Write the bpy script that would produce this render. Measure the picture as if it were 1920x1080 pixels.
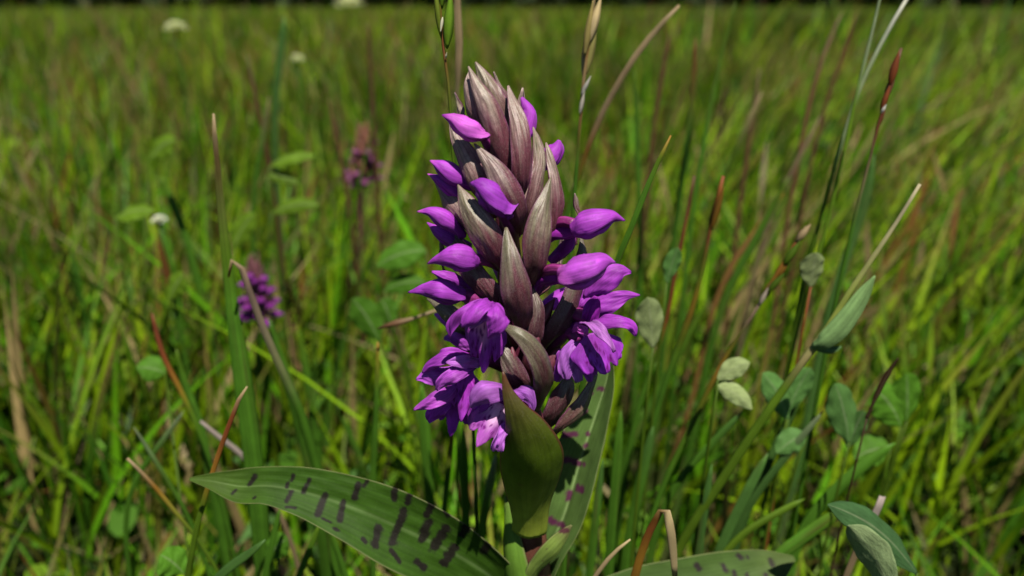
import bpy, math, random
import numpy as np
from mathutils import Vector

# ------------------------------------------------------------------ scene, camera, light
scene = bpy.context.scene
for o in list(bpy.data.objects):
    bpy.data.objects.remove(o)
COL = scene.collection
S = 0.01                                   # everything below is written in centimetres
FPX = 1483.6                               # focal length in photo pixels (1920 wide)
PITCH = math.radians(19.67)                # camera looks down by this much
CAM = np.array([0.0, -13.97, 24.0])        # camera, cm (the orchid's stem stands at y = 0)

cd = bpy.data.cameras.new('camera'); cam = bpy.data.objects.new('camera', cd); COL.objects.link(cam)
cam.location = CAM * S
cam.rotation_euler = (math.pi / 2 - PITCH, 0, 0)
cd.sensor_width = 36; cd.lens = FPX / 1920 * 36
cd.clip_start = 0.005; cd.clip_end = 2000
cd.dof.use_dof = True; cd.dof.focus_distance = 0.142; cd.dof.aperture_fstop = 13
scene.camera = cam
scene.render.resolution_x = 1024; scene.render.resolution_y = 576

SUN = Vector((0.14, -0.46, 0.88)).normalized()      # towards the sun
w = bpy.data.worlds.new('World'); scene.world = w; w.use_nodes = True
nt = w.node_tree
sky = nt.nodes.new('ShaderNodeTexSky'); sky.sky_type = 'NISHITA'; sky.sun_disc = False
sky.sun_elevation = math.asin(SUN.z); sky.sun_rotation = math.atan2(SUN.x, SUN.y)
sky.air_density = 0.6; sky.dust_density = 0.2       # crisp clear day, deep blue sky
nt.links.new(sky.outputs[0], nt.nodes['Background'].inputs[0])
nt.nodes['Background'].inputs[1].default_value = 0.05
sl = bpy.data.lights.new('sun', 'SUN'); sl.energy = 5.0; sl.angle = math.radians(0.53); sl.color = (1, .94, .82)
so = bpy.data.objects.new('sun', sl); COL.objects.link(so)
so.rotation_euler = (-SUN).to_track_quat('-Z', 'Y').to_euler(); so.location = (0, 0, 30)
vs = scene.view_settings
vs.view_transform = 'Standard'; vs.look = 'None'; vs.gamma = 1; vs.exposure = 0.72; vs.use_curve_mapping = False

# ------------------------------------------------------------------ helpers
_f = np.array([0, math.cos(PITCH), -math.sin(PITCH)])
_u = np.array([0, math.sin(PITCH), math.cos(PITCH)])
_r = np.array([1.0, 0, 0])
def P(px, py, Y):
    """the point (cm) in the vertical plane y = Y that the photograph shows at px, py"""
    d = _f + _r * (px - 960) / FPX - _u * (py - 540) / FPX
    return CAM + d * ((Y - CAM[1]) / d[1])
def W(p):                                   # cm per photo pixel at point p
    return float(np.dot(p - CAM, _f)) / FPX
def nrm(v):
    v = np.asarray(v, float); return v / (np.linalg.norm(v, axis=-1, keepdims=True) + 1e-12)

def mesh_obj(name, V, quads, mat, parent=None, origin=(0, 0, 0), col=None, uv=None, smooth=True, tris=None):
    V = (np.asarray(V, np.float64) - np.asarray(origin)) * S
    m = bpy.data.meshes.new(name)
    quads = np.asarray(quads, np.int32).reshape(-1, 4)
    nq = len(quads)
    idx = quads.ravel(); starts = np.arange(nq) * 4
    if tris is not None and len(tris):
        tr = np.asarray(tris, np.int32).reshape(-1, 3)
        starts = np.concatenate([starts, nq * 4 + np.arange(len(tr)) * 3]); idx = np.concatenate([idx, tr.ravel()])
    m.vertices.add(len(V)); m.vertices.foreach_set('co', V.astype(np.float32).ravel())
    m.loops.add(len(idx)); m.loops.foreach_set('vertex_index', idx.astype(np.int32))
    m.polygons.add(len(starts)); m.polygons.foreach_set('loop_start', starts.astype(np.int32))
    m.update(calc_edges=True); m.validate()
    m.polygons.foreach_set('use_smooth', np.full(len(m.polygons), smooth))
    if col is not None:
        a = m.color_attributes.new('Col', 'FLOAT_COLOR', 'POINT')
        c = np.ones((len(V), 4), np.float32); c[:, :3] = np.clip(col, 0, 1); a.data.foreach_set('color', c.ravel())
    if uv is not None:
        l = m.uv_layers.new(name='UVMap'); l.data.foreach_set('uv', np.asarray(uv, np.float32)[idx].ravel())
    m.materials.append(mat)
    o = bpy.data.objects.new(name, m); COL.objects.link(o)
    if parent is not None: o.parent = parent
    else: o.location = np.asarray(origin) * S
    return o
def empty(name, base):
    o = bpy.data.objects.new(name, None); COL.objects.link(o); o.location = np.asarray(base) * S
    o.empty_display_size = 0.01
    return o
def tag(o, label, cat, group=None, kind=None):
    o['label'] = label; o['category'] = cat
    if group: o['group'] = group
    if kind: o['kind'] = kind
    return o

def interp(ctrl, n):
    """smooth (Hermite) interpolation of control rows by chord length -> n rows, and t"""
    c = np.asarray(ctrl, float)
    d = np.concatenate([[0], np.cumsum(np.linalg.norm(np.diff(c[:, :3], axis=0), axis=1) + 1e-6)])
    m = np.zeros_like(c)
    for i in range(len(c)):
        if i == 0: m[i] = (c[1] - c[0]) / (d[1] - d[0])
        elif i == len(c) - 1: m[i] = (c[-1] - c[-2]) / (d[-1] - d[-2])
        else:
            a = (c[i] - c[i - 1]) / (d[i] - d[i - 1]); b = (c[i + 1] - c[i]) / (d[i + 1] - d[i])
            m[i] = (a * (d[i + 1] - d[i]) + b * (d[i] - d[i - 1])) / (d[i + 1] - d[i - 1])
    t = np.linspace(0, d[-1], n); k = np.clip(np.searchsorted(d, t, side='right') - 1, 0, len(c) - 2)
    h = (d[k + 1] - d[k]); s = ((t - d[k]) / h)[:, None]; h = h[:, None]
    out = (2*s**3 - 3*s**2 + 1) * c[k] + (s**3 - 2*s**2 + s) * h * m[k] + (-2*s**3 + 3*s**2) * c[k + 1] + (s**3 - s**2) * h * m[k + 1]
    return out, t / d[-1]

def hnoise(seed, *cs):
    r = np.random.RandomState(seed); v = 0
    for k in range(5):
        f = 1.7 ** k; ph = 0
        for c in cs: ph = ph + c * f * r.uniform(.6, 1.4) * r.choice([-1, 1])
        v = v + np.sin(ph + r.uniform(0, 6.28)) / 1.35 ** k
    return v / 2.6

def frames(pts, facing):
    T = nrm(np.gradient(pts, axis=0)); N = np.asarray(facing, float)
    if N.ndim == 1: N = np.repeat(N[None], len(pts), 0)
    N = nrm(N - T * (N * T).sum(1, keepdims=True)); B = nrm(np.cross(T, N))
    return T, N, B

def surf(ctrl, facing, rows=22, cols=8, cup=.6, fold=0., wave=0., wk=3, thick=.018, seed=1, colfn=None, edge=0., twist=0.):
    """a leaf-like sheet with thickness: ctrl rows are x,y,z,width(cm)[,nx,ny,nz]; edges bend away from the facing side by cup"""
    c = np.asarray(ctrl, float)
    q, t = interp(c, rows + 1)
    if c.shape[1] > 4: facing = q[:, 4:7]
    T, N, B = frames(q[:, :3], facing)
    if twist:
        a = (twist * t)[:, None]; N, B = N * np.cos(a) + B * np.sin(a), B * np.cos(a) - N * np.sin(a)
    hw = np.maximum(q[:, 3], .004) / 2
    u = np.linspace(-1, 1, cols + 1)
    a = max(abs(cup), 1e-3); sg = 1 if cup >= 0 else -1
    x = np.sin(u * a) / math.sin(min(a, 1.5)); z = -sg * (1 - np.cos(u * a)) / math.sin(min(a, 1.5)) - fold * np.abs(u)
    U, TT = np.meshgrid(u, t)
    X = hw[:, None] * x[None]; Z = hw[:, None] * z[None]
    Z = Z + wave * np.abs(U) ** 2 * np.sin(wk * 6.28 * TT + seed * 1.7 + (U > 0) * 2.1) * np.minimum(1, hw / (hw.max()) * 1.5)[:, None]
    if wave: Z = Z + wave * .55 * hnoise(seed + 31, U * 2.6, TT * 6) * np.minimum(1, hw / hw.max() * 1.5)[:, None]
    if edge: X = X * (1 + edge * hnoise(seed + 5, TT * 14, U * 2))
    V = q[:, None, :3] + X[..., None] * B[:, None] + Z[..., None] * N[:, None]
    th = thick * np.minimum(1, hw / (hw.max() * .35 + 1e-9))[:, None, None]
    V2 = V - N[:, None] * th
    nr, nc = rows + 1, cols + 1
    top = np.arange(nr * nc).reshape(nr, nc); bot = top + nr * nc
    f = lambda g: np.stack([g[:-1, :-1], g[:-1, 1:], g[1:, 1:], g[1:, :-1]], -1).reshape(-1, 4)
    F = [f(top), f(bot)[:, ::-1]]
    per = np.concatenate([top[0, :], top[1:, -1], top[-1, -2::-1], top[-2:0:-1, 0]])
    pn = np.roll(per, -1)
    F.append(np.stack([pn, per, per + nr * nc, pn + nr * nc], -1))
    V = np.concatenate([V.reshape(-1, 3), V2.reshape(-1, 3)])
    uv = np.stack([(U + 1) / 2, TT], -1).reshape(-1, 2); uv = np.concatenate([uv, uv])
    C = None
    if colfn is not None:
        C = colfn(U.ravel(), TT.ravel()); C = np.concatenate([C, C])
    return V, np.concatenate(F), uv, C

def tube(ctrl, seg=12, rows=16, flat=1., facing=(0, -1, 0), lobes=0, lobe=.0, colfn=None, seed=1, lump=0.):
    """round body along a line: ctrl rows are x,y,z,diameter"""
    q, t = interp(ctrl, rows + 1)
    T, N, B = frames(q[:, :3], facing)
    r = np.maximum(q[:, 3], .004) / 2
    th = np.linspace(0, 2 * math.pi, seg, endpoint=False)
    TH, TT = np.meshgrid(th, t)
    R = r[:, None] * (1 + lobe * (np.abs(np.cos(TH * lobes / 2 + .6 + .5 * TT)) - .6)) if lobes else np.repeat(r[:, None], seg, 1)
    if lump: R = R * (1 + lump * hnoise(seed, TH * 2, TT * 9))
    V = q[:, None, :3] + (R * np.cos(TH))[..., None] * B[:, None] + (R * flat * np.sin(TH))[..., None] * N[:, None]
    g = np.arange((rows + 1) * seg).reshape(rows + 1, seg)
    h = np.roll(g, -1, 1)
    F = np.stack([g[:-1], h[:-1], h[1:], g[1:]], -1).reshape(-1, 4)
    V = V.reshape(-1, 3); n = len(V)
    V = np.concatenate([V, q[:1, :3], q[-1:, :3]])
    tris = [(n, g[0, (i + 1) % seg], g[0, i]) for i in range(seg)] + [(n + 1, g[-1, i], g[-1, (i + 1) % seg]) for i in range(seg)]
    uv = np.concatenate([np.stack([TH / 6.2832, TT], -1).reshape(-1, 2), [[.5, 0], [.5, 1]]])
    C = None
    if colfn is not None:
        C = colfn(np.concatenate([TH.ravel() / 3.1416 - 1, [0, 0]]), np.concatenate([TT.ravel(), [0, 1]]))
    return V, F, uv, C, tris

# ------------------------------------------------------------------ materials
def plant_mat(name, rough=.45, transl=.25, streak=(30, 1.2), streak_amt=.35, mottle=.2, mottle_scale=400., spark=0., bump=.15, spec=.4, sheen=0., bump_scale=2500., tcol=(1, 1, 1), coat=0.):
    m = bpy.data.materials.new(name); m.use_nodes = True; n = m.node_tree; N = n.nodes; L = n.links
    bs = N['Principled BSDF']; out = N['Material Output']
    at = N.new('ShaderNodeAttribute'); at.attribute_name = 'Col'
    uv = N.new('ShaderNodeUVMap'); uv.uv_map = 'UVMap'
    mp = N.new('ShaderNodeMapping'); mp.inputs['Scale'].default_value = (streak[0], streak[1], 1); L.new(uv.outputs[0], mp.inputs[0])
    oi = N.new('ShaderNodeObjectInfo')
    tc = N.new('ShaderNodeTexCoord')
    n1 = N.new('ShaderNodeTexNoise'); n1.inputs['Scale'].default_value = 1; n1.inputs['Detail'].default_value = 3; n1.noise_dimensions = '4D'
    L.new(mp.outputs[0], n1.inputs['Vector']); L.new(oi.outputs['Random'], n1.inputs['W'])
    r1 = N.new('ShaderNodeMapRange'); r1.inputs[1].default_value = .32; r1.inputs[2].default_value = .62
    r1.inputs[3].default_value = 1 - streak_amt; r1.inputs[4].default_value = 1 + streak_amt * .35; L.new(n1.outputs[0], r1.inputs[0])
    n2 = N.new('ShaderNodeTexNoise'); n2.inputs['Scale'].default_value = mottle_scale; n2.inputs['Detail'].default_value = 4
    L.new(tc.outputs['Object'], n2.inputs['Vector'])
    r2 = N.new('ShaderNodeMapRange'); r2.inputs[1].default_value = .3; r2.inputs[2].default_value = .7
    r2.inputs[3].default_value = 1 - mottle; r2.inputs[4].default_value = 1 + mottle; L.new(n2.outputs[0], r2.inputs[0])
    mu = N.new('ShaderNodeMath'); mu.operation = 'MULTIPLY'; L.new(r1.outputs[0], mu.inputs[0]); L.new(r2.outputs[0], mu.inputs[1])
    vm = N.new('ShaderNodeVectorMath'); vm.operation = 'SCALE'; L.new(at.outputs['Color'], vm.inputs[0]); L.new(mu.outputs[0], vm.inputs['Scale'])
    colout = vm.outputs[0]
    n3 = N.new('ShaderNodeTexNoise'); n3.inputs['Scale'].default_value = bump_scale; n3.inputs['Detail'].default_value = 2; L.new(tc.outputs['Object'], n3.inputs['Vector'])
    if spark:
        r3 = N.new('ShaderNodeMapRange'); r3.inputs[1].default_value = .52; r3.inputs[2].default_value = .75; r3.inputs[3].default_value = 0; r3.inputs[4].default_value = spark
        L.new(n3.outputs[0], r3.inputs[0])
        mx = N.new('ShaderNodeMixRGB'); mx.inputs[2].default_value = (.75, .68, .6, 1); L.new(r3.outputs[0], mx.inputs[0]); L.new(colout, mx.inputs[1]); colout = mx.outputs[0]
    L.new(colout, bs.inputs['Base Color'])
    bs.inputs['Roughness'].default_value = rough; bs.inputs['Specular IOR Level'].default_value = spec
    if sheen: bs.inputs['Sheen Weight'].default_value = sheen; bs.inputs['Sheen Roughness'].default_value = .4
    if coat: bs.inputs['Coat Weight'].default_value = coat; bs.inputs['Coat Roughness'].default_value = .35
    ad = N.new('ShaderNodeMath'); ad.operation = 'ADD'; L.new(n1.outputs[0], ad.inputs[0])
    ms = N.new('ShaderNodeMath'); ms.operation = 'MULTIPLY'; ms.inputs[1].default_value = .5; L.new(n3.outputs[0], ms.inputs[0]); L.new(ms.outputs[0], ad.inputs[1])
    bp = N.new('ShaderNodeBump'); bp.inputs['Strength'].default_value = bump; bp.inputs['Distance'].default_value = .0006; L.new(ad.outputs[0], bp.inputs['Height'])
    L.new(bp.outputs[0], bs.inputs['Normal'])
    if transl:
        tr = N.new('ShaderNodeBsdfTranslucent'); mc = N.new('ShaderNodeMixRGB'); mc.blend_type = 'MULTIPLY'; mc.inputs[0].default_value = 1
        mc.inputs[2].default_value = (*tcol, 1); L.new(colout, mc.inputs[1]); L.new(mc.outputs[0], tr.inputs[0]); L.new(bp.outputs[0], tr.inputs['Normal'])
        mi = N.new('ShaderNodeMixShader'); mi.inputs[0].default_value = transl
        L.new(bs.outputs[0], mi.inputs[1]); L.new(tr.outputs[0], mi.inputs[2]); L.new(mi.outputs[0], out.inputs[0])
    return m
M_PETAL = plant_mat('petal', .5, .42, (22, 1.6), .15, .20, 420, .07, .2, .25, bump_scale=9000)
M_BRACT = plant_mat('bract', .40, .18, (40, .7), .10, .22, 1100, .30, .16, .5, bump_scale=11000)
M_LEAF = plant_mat('orchid_leaf', .58, .22, (60, .8), .14, .14, 250, .01, .14, .12, tcol=(1.2, 1.3, .5))
M_SHEATH = plant_mat('sheath', .42, .32, (26, 1.2), .10, .22, 220, .03, .12, .35, tcol=(1.2, 1.3, .5))
M_STEM = plant_mat('stem', .45, .12, (12, 1), .25, .2, 350, .03, .2, .4)
M_GRASS = plant_mat('grass_blade', .5, .36, (9, 1), .25, .15, 200, .0, .1, .22, tcol=(1.2, 1.35, .5))
M_HERB = plant_mat('herb_leaf', .55, .33, (20, 12), .10, .12, 300, .0, .3, .1, tcol=(1.2, 1.3, .5))

def field_mat(name, rough=.45, transl=.28):
    m = bpy.data.materials.new(name); m.use_nodes = True; n = m.node_tree; N = n.nodes; L = n.links
    bs = N['Principled BSDF']; at = N.new('ShaderNodeAttribute'); at.attribute_name = 'Col'
    L.new(at.outputs['Color'], bs.inputs['Base Color']); bs.inputs['Roughness'].default_value = rough; bs.inputs['Specular IOR Level'].default_value = .12
    tr = N.new('ShaderNodeBsdfTranslucent'); mc = N.new('ShaderNodeMixRGB'); mc.blend_type = 'MULTIPLY'; mc.inputs[0].default_value = 1
    mc.inputs[2].default_value = (1.15, 1.35, .45, 1); L.new(at.outputs['Color'], mc.inputs[1]); L.new(mc.outputs[0], tr.inputs[0])
    mi = N.new('ShaderNodeMixShader'); mi.inputs[0].default_value = transl
    L.new(bs.outputs[0], mi.inputs[1]); L.new(tr.outputs[0], mi.inputs[2]); L.new(mi.outputs[0], N['Material Output'].inputs[0])
    return m
M_FIELD = field_mat('meadow_grass')
M_WOOD = field_mat('woodland', .7, .1)
def ground_mat():
    m = bpy.data.materials.new('soil_and_moss'); m.use_nodes = True; n = m.node_tree; N = n.nodes; L = n.links
    bs = N['Principled BSDF']; tc = N.new('ShaderNodeTexCoord')
    a = N.new('ShaderNodeTexNoise'); a.inputs['Scale'].default_value = 9; a.inputs['Detail'].default_value = 8; L.new(tc.outputs['Object'], a.inputs['Vector'])
    b = N.new('ShaderNodeTexNoise'); b.inputs['Scale'].default_value = 180; b.inputs['Detail'].default_value = 6; L.new(tc.outputs['Object'], b.inputs['Vector'])
    cr = N.new('ShaderNodeValToRGB'); e = cr.color_ramp.elements
    e[0].position = .35; e[0].color = (.016, .011, .007, 1); e[1].position = .62; e[1].color = (.018, .030, .006, 1)
    L.new(a.outputs[0], cr.inputs[0])
    mx = N.new('ShaderNodeMixRGB'); mx.blend_type = 'OVERLAY'; mx.inputs[0].default_value = .7; L.new(cr.outputs[0], mx.inputs[1]); L.new(b.outputs[0], mx.inputs[2])
    L.new(mx.outputs[0], bs.inputs['Base Color']); bs.inputs['Roughness'].default_value = .95; bs.inputs['Specular IOR Level'].default_value = .1
    bp = N.new('ShaderNodeBump'); bp.inputs['Distance'].default_value = .01; L.new(b.outputs[0], bp.inputs['Height']); L.new(bp.outputs[0], bs.inputs['Normal'])
    return m
M_GROUND = ground_mat()

A = lambda *c: np.array(c, float)
# intrinsic colours (linear)
PURP = A(.40, .050, .53); PINKP = A(.62, .12, .60); PALE = A(.52, .22, .60); MAG = A(.30, .018, .36); DMAG = A(.16, .008, .20); WINE = A(.10, .012, .035)
BR_SIL = A(.285, .195, .18); BR_OLI = A(.15, .142, .07); BR_MAR = A(.12, .018, .040); BR_EDGE = A(.13, .025, .075)
GREEN = A(.050, .130, .010); LIME = A(.09, .165, .010); BLUEG = A(.045, .105, .020); STRAW = A(.36, .28, .15); TAN = A(.30, .22, .12); RUST = A(.20, .055, .018); BROWN = A(.10, .05, .025); OCHRE = A(.30, .15, .02); REDB = A(.14, .04, .018); PALEG = A(.24, .30, .16)
def mix(a, b, f):
    f = np.asarray(f)[..., None]; return a * (1 - f) + b * f
def sstep(a, b, x):
    s = np.clip((x - a) / (b - a), 0, 1); return s * s * (3 - 2 * s)

# ================================================================== SETTING
# ground
gx = np.concatenate([[-20000, -6000, -2000], np.linspace(-600, 600, 41), [2000, 6000, 20000]])
gy = np.concatenate([[-20000, -5000, -1000], np.linspace(-100, 1100, 41), [2500, 6000, 20000]])
GX, GY = np.meshgrid(gx, gy)
GZ = -0.6 + .5 * hnoise(3, GX * .03, GY * .03)
g = np.arange(GX.size).reshape(GX.shape)
Q = np.stack([g[:-1, :-1], g[:-1, 1:], g[1:, 1:], g[1:, :-1]], -1).reshape(-1, 4)
o = mesh_obj('ground', np.stack([GX, GY, GZ], -1).reshape(-1, 3), Q, M_GROUND); o['kind'] = 'structure'

rng = np.random.RandomState(7)
def blades(x, y, h, wd, lx, ly, rows, col, tip, az=None, power=1.7, profile='leaf', vfold=False, roll=None):
    n = len(x); s = np.linspace(0, 1, rows + 1)[None, :]
    lean = np.sqrt(lx ** 2 + ly ** 2)
    d = s ** power
    cz = np.sqrt(np.maximum(.05, 1 - (np.minimum(lean, .97)[:, None] * s ** (power - 1) * .9) ** 2))
    zz = np.cumsum(np.concatenate([np.zeros((n, 1)), (cz[:, 1:] + cz[:, :-1]) / 2 / rows], 1), 1)
    c = np.stack([x[:, None] + (lx * h)[:, None] * d, y[:, None] + (ly * h)[:, None] * d, -1.2 + h[:, None] * zz * 1.0], -1)
    if az is None: az = rng.uniform(-1.0, 1.0, n)
    B = np.stack([np.cos(az), np.sin(az), 0 * az], -1)
    if profile == 'leaf': pw = (1 - s ** 3) * (.75 + .25 * np.sin(s * 3.1)) + .02
    else: pw = .28 * (1 - .4 * s) + 1.0 * np.exp(-((s - .9) / .06) ** 2)
    hw = wd[:, None] * pw / 2
    off = B[:, None] * hw[..., None]
    if vfold:
        nn = np.stack([-np.sin(az), np.cos(az), 0 * az], -1)[:, None] * hw[..., None] * .45
        Vv = np.stack([c - off, c + nn, c + off], 2); k = 3
    else:
        Vv = np.stack([c - off, c + off], 2); k = 2
    idx = np.arange(n * (rows + 1) * k).reshape(n, rows + 1, k)
    Qs = np.stack([idx[:, :-1, :-1], idx[:, :-1, 1:], idx[:, 1:, 1:], idx[:, 1:, :-1]], -1).reshape(-1, 4)
    f = np.repeat(sstep(.45, 1.0, s), n, 0) if profile == 'leaf' else np.repeat(sstep(.6, .8, s), n, 0)
    C = col[:, None, :] * (1 - f[..., None]) + tip[:, None, :] * f[..., None]
    # blade foot coloured darker, painting in the shade low in the gaps
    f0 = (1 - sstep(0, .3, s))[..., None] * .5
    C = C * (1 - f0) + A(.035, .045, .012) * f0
    C = np.repeat(C[:, :, None, :], k, 2)
    return Vv.reshape(-1, 3), Qs, C.reshape(-1, 3)
def palette(n, straw=.08, red=.06, x=None):
    base = np.stack([A(.060, .160, .004), A(.145, .235, .004), A(.056, .130, .015), A(.020, .060, .003), A(.115, .185, .005)])
    c = base[rng.choice(5, n, p=[.28, .28, .08, .18, .18])] * rng.uniform(.3, 1.5, (n, 1))  # wide brightness spread in the colours imitates contrast of light and shade
    t = c * 1.0
    br = rng.rand(n) < .25; t[br] = mix(c[br], np.repeat(A(.15, .09, .03)[None], br.sum(), 0), np.full(br.sum(), .8))
    k = rng.rand(n); st = k < straw; rd = (k > straw) & (k < straw + red)
    c[st] = STRAW * A(1, .95, .75) * rng.uniform(.3, .65, (st.sum(), 1)); t[st] = c[st]
    c[rd] = mix(np.repeat(A(.13, .05, .016)[None], rd.sum(), 0), np.repeat(GREEN[None], rd.sum(), 0), rng.rand(rd.sum()) * .6); t[rd] = A(.13, .05, .016)
    return c, t
def zone(name_parts, n, y0, y1, hfun, wfun, rows, straw, red, profile='leaf', vfold=False, leanamp=.45, keep=None, power=1.7, short=None):
    # uniform over the wedge the camera looks into, a good way wider than the frame
    yy = np.sqrt(rng.uniform((y0 + 45) ** 2, (y1 + 45) ** 2, n)) - 45
    half = .85 * (yy + 45) + 10
    xx = rng.uniform(-1, 1, n) * half
    h = hfun(n, xx, yy); wd = wfun(n)
    # tufts lean the same way
    bx = .22 * hnoise(11, xx / (12 + yy * .1), yy / (14 + yy * .1)) + .26 * sstep(5, 30, xx / (1 + yy * .004)) 
    by = .15 * hnoise(12, xx / (12 + yy * .1), yy / (14 + yy * .1))
    lx = bx + rng.normal(0, leanamp, n); ly = by + rng.normal(0, leanamp, n)
    c, t = palette(n, straw, red)
    sc = 9 + yy * .12; m1 = hnoise(41, xx / sc, yy / sc); m2 = hnoise(42, xx / (sc * 2.3), yy / (sc * 2.3))
    tint = (1 + .30 * m1)[:, None] * (1 + m2[:, None] * A(.18, .06, .0)[None]); c = c * tint; t = t * tint
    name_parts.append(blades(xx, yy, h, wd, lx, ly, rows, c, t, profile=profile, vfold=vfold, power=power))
def join(parts):
    V, Q_, C = [], [], []; o_ = 0
    for v, q, c in parts:
        V.append(v); Q_.append(q + o_); C.append(c); o_ += len(v)
    return np.concatenate(V), np.concatenate(Q_), np.concatenate(C)
def cap(h, x, y):
    # nothing of the sward stands taller than the sight line just round the orchid
    lim = 24 - (y + 13.97) * .66
    near = np.clip(lim, 6, 99); h = np.where(y < 14, np.minimum(h, np.maximum(near * .72, 5)), h)
    for px_, py_, Y_, wd_ in ((480, 560, 17, 1.6), (680, 300, 28, 1.8)):       # the small orchids stand in shorter turf
        q = P(px_, py_, Y_); xl = q[0] * (y + 13.97) / (Y_ + 13.97)
        h = np.where((np.abs(x - xl) < wd_) & (y < Y_ + 1), np.minimum(h, np.maximum(3, .8 * (24 - (24 - q[2] + .2) * (y + 13.97) / (Y_ + 13.97)))), h)
    return h
patch = lambda x, y: 1 + .3 * hnoise(21, x / 22, y / 22)
near = []
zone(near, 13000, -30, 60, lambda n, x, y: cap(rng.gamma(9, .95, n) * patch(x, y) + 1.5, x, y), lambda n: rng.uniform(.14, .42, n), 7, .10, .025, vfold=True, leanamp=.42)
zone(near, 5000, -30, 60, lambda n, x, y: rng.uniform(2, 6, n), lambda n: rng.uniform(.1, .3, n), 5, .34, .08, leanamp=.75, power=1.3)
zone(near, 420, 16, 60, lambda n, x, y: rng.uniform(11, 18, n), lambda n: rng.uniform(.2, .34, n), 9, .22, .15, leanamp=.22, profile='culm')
# clover-like leaflets low in the sward
n = 5000; yy = np.sqrt(rng.uniform(20 ** 2, 170 ** 2, n)) - 45; xx = rng.uniform(-1, 1, n) * (.85 * (yy + 45) + 6)
keepm = hnoise(31, xx / 9, yy / 9) > -.15; xx, yy = xx[keepm], yy[keepm]; n = len(xx)
zz = rng.uniform(.3, 4.5, n) + np.clip((yy - 10) * .06, 0, 5) * rng.rand(n); a = rng.uniform(0, 6.28, n); r_ = rng.uniform(.3, .8, n) * (1 + np.clip(yy, 0, 100) * .008); tl = rng.uniform(-.5, .5, (n, 2))
cen = np.stack([xx, yy, zz], -1); ring = []
for q in range(8):
    t_ = q * math.pi / 4; lx_ = np.cos(t_) * r_ * .62; ly_ = np.sin(t_) * r_; X_ = lx_ * np.cos(a) - ly_ * np.sin(a); Y_ = lx_ * np.sin(a) + ly_ * np.cos(a)
    ring.append(cen + np.stack([X_, Y_, X_ * tl[:, 0] + Y_ * tl[:, 1] + .15 * np.abs(lx_)], -1))
Vl = np.stack([cen] + ring, 1); ix = np.arange(n * 9).reshape(n, 9)
Ql = np.concatenate([np.stack([ix[:, 0], ix[:, 1 + k], ix[:, 1 + (k + 1) % 8], ix[:, 1 + (k + 2) % 8]], -1) for k in (0, 2, 4, 6)])
lc_ = np.stack([GREEN * 1.2, LIME * 1.25, GREEN * .9, A(.09, .18, .02)])[rng.choice(4, n)] * rng.uniform(.7, 1.3, (n, 1))
near.append((Vl.reshape(-1, 3), Ql, np.repeat(lc_, 9, 0)))
n = 1500; yy = np.sqrt(rng.uniform(52 ** 2, 105 ** 2, n)) - 45; xx = rng.uniform(-1, 1, n) * (.8 * (yy + 45) + 4)
c_, t_ = palette(n, .06, .03); c_ = c_ * 1.25
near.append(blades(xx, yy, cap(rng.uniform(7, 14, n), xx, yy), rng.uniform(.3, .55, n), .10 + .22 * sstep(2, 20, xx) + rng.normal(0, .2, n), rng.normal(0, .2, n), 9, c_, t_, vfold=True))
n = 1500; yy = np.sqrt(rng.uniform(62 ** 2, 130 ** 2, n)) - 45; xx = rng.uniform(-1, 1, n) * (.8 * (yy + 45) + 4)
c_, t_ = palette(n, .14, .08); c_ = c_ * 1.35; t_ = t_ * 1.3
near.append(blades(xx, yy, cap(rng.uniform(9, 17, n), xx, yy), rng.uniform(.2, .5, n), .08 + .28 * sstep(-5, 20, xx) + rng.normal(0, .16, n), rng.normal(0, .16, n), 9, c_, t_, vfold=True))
V, Q, C = join(near)
o = mesh_obj('meadow_grass', V, Q, M_FIELD, col=C, smooth=True); tag(o, 'tangled green grass sward around and behind the purple orchid', 'grass', kind='stuff')
mid = []
zone(mid, 26000, 60, 210, lambda n, x, y: (rng.gamma(9, 1.05, n) * patch(x, y) + 2), lambda n: rng.uniform(.25, .7, n), 5, .09, .05, leanamp=.26)
zone(mid, 3000, 60, 210, lambda n, x, y: rng.uniform(12, 20, n), lambda n: rng.uniform(.3, .5, n), 6, .25, .18, leanamp=.2, profile='culm')
zone(mid, 75000, 210, 900, lambda n, x, y: (rng.gamma(10, 1.25, n) * patch(x * .3, y * .3) + 2), lambda n: rng.uniform(.7, 1.6, n), 3, .09, .05, leanamp=.22)
zone(mid, 6000, 210, 900, lambda n, x, y: rng.uniform(13, 20, n), lambda n: rng.uniform(.6, 1.1, n), 5, .25, .2, leanamp=.2, profile='culm')
zone(mid, 80000, 900, 4600, lambda n, x, y: rng.uniform(9, 19, n), lambda n: rng.uniform(2, 5, n), 2, .10, .05, leanamp=.3)
V, Q, C = join(mid)
o = mesh_obj('meadow_grass', V, Q, M_FIELD, col=C); tag(o, 'blurred meadow grass running back to the dark trees', 'grass', kind='stuff')

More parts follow.
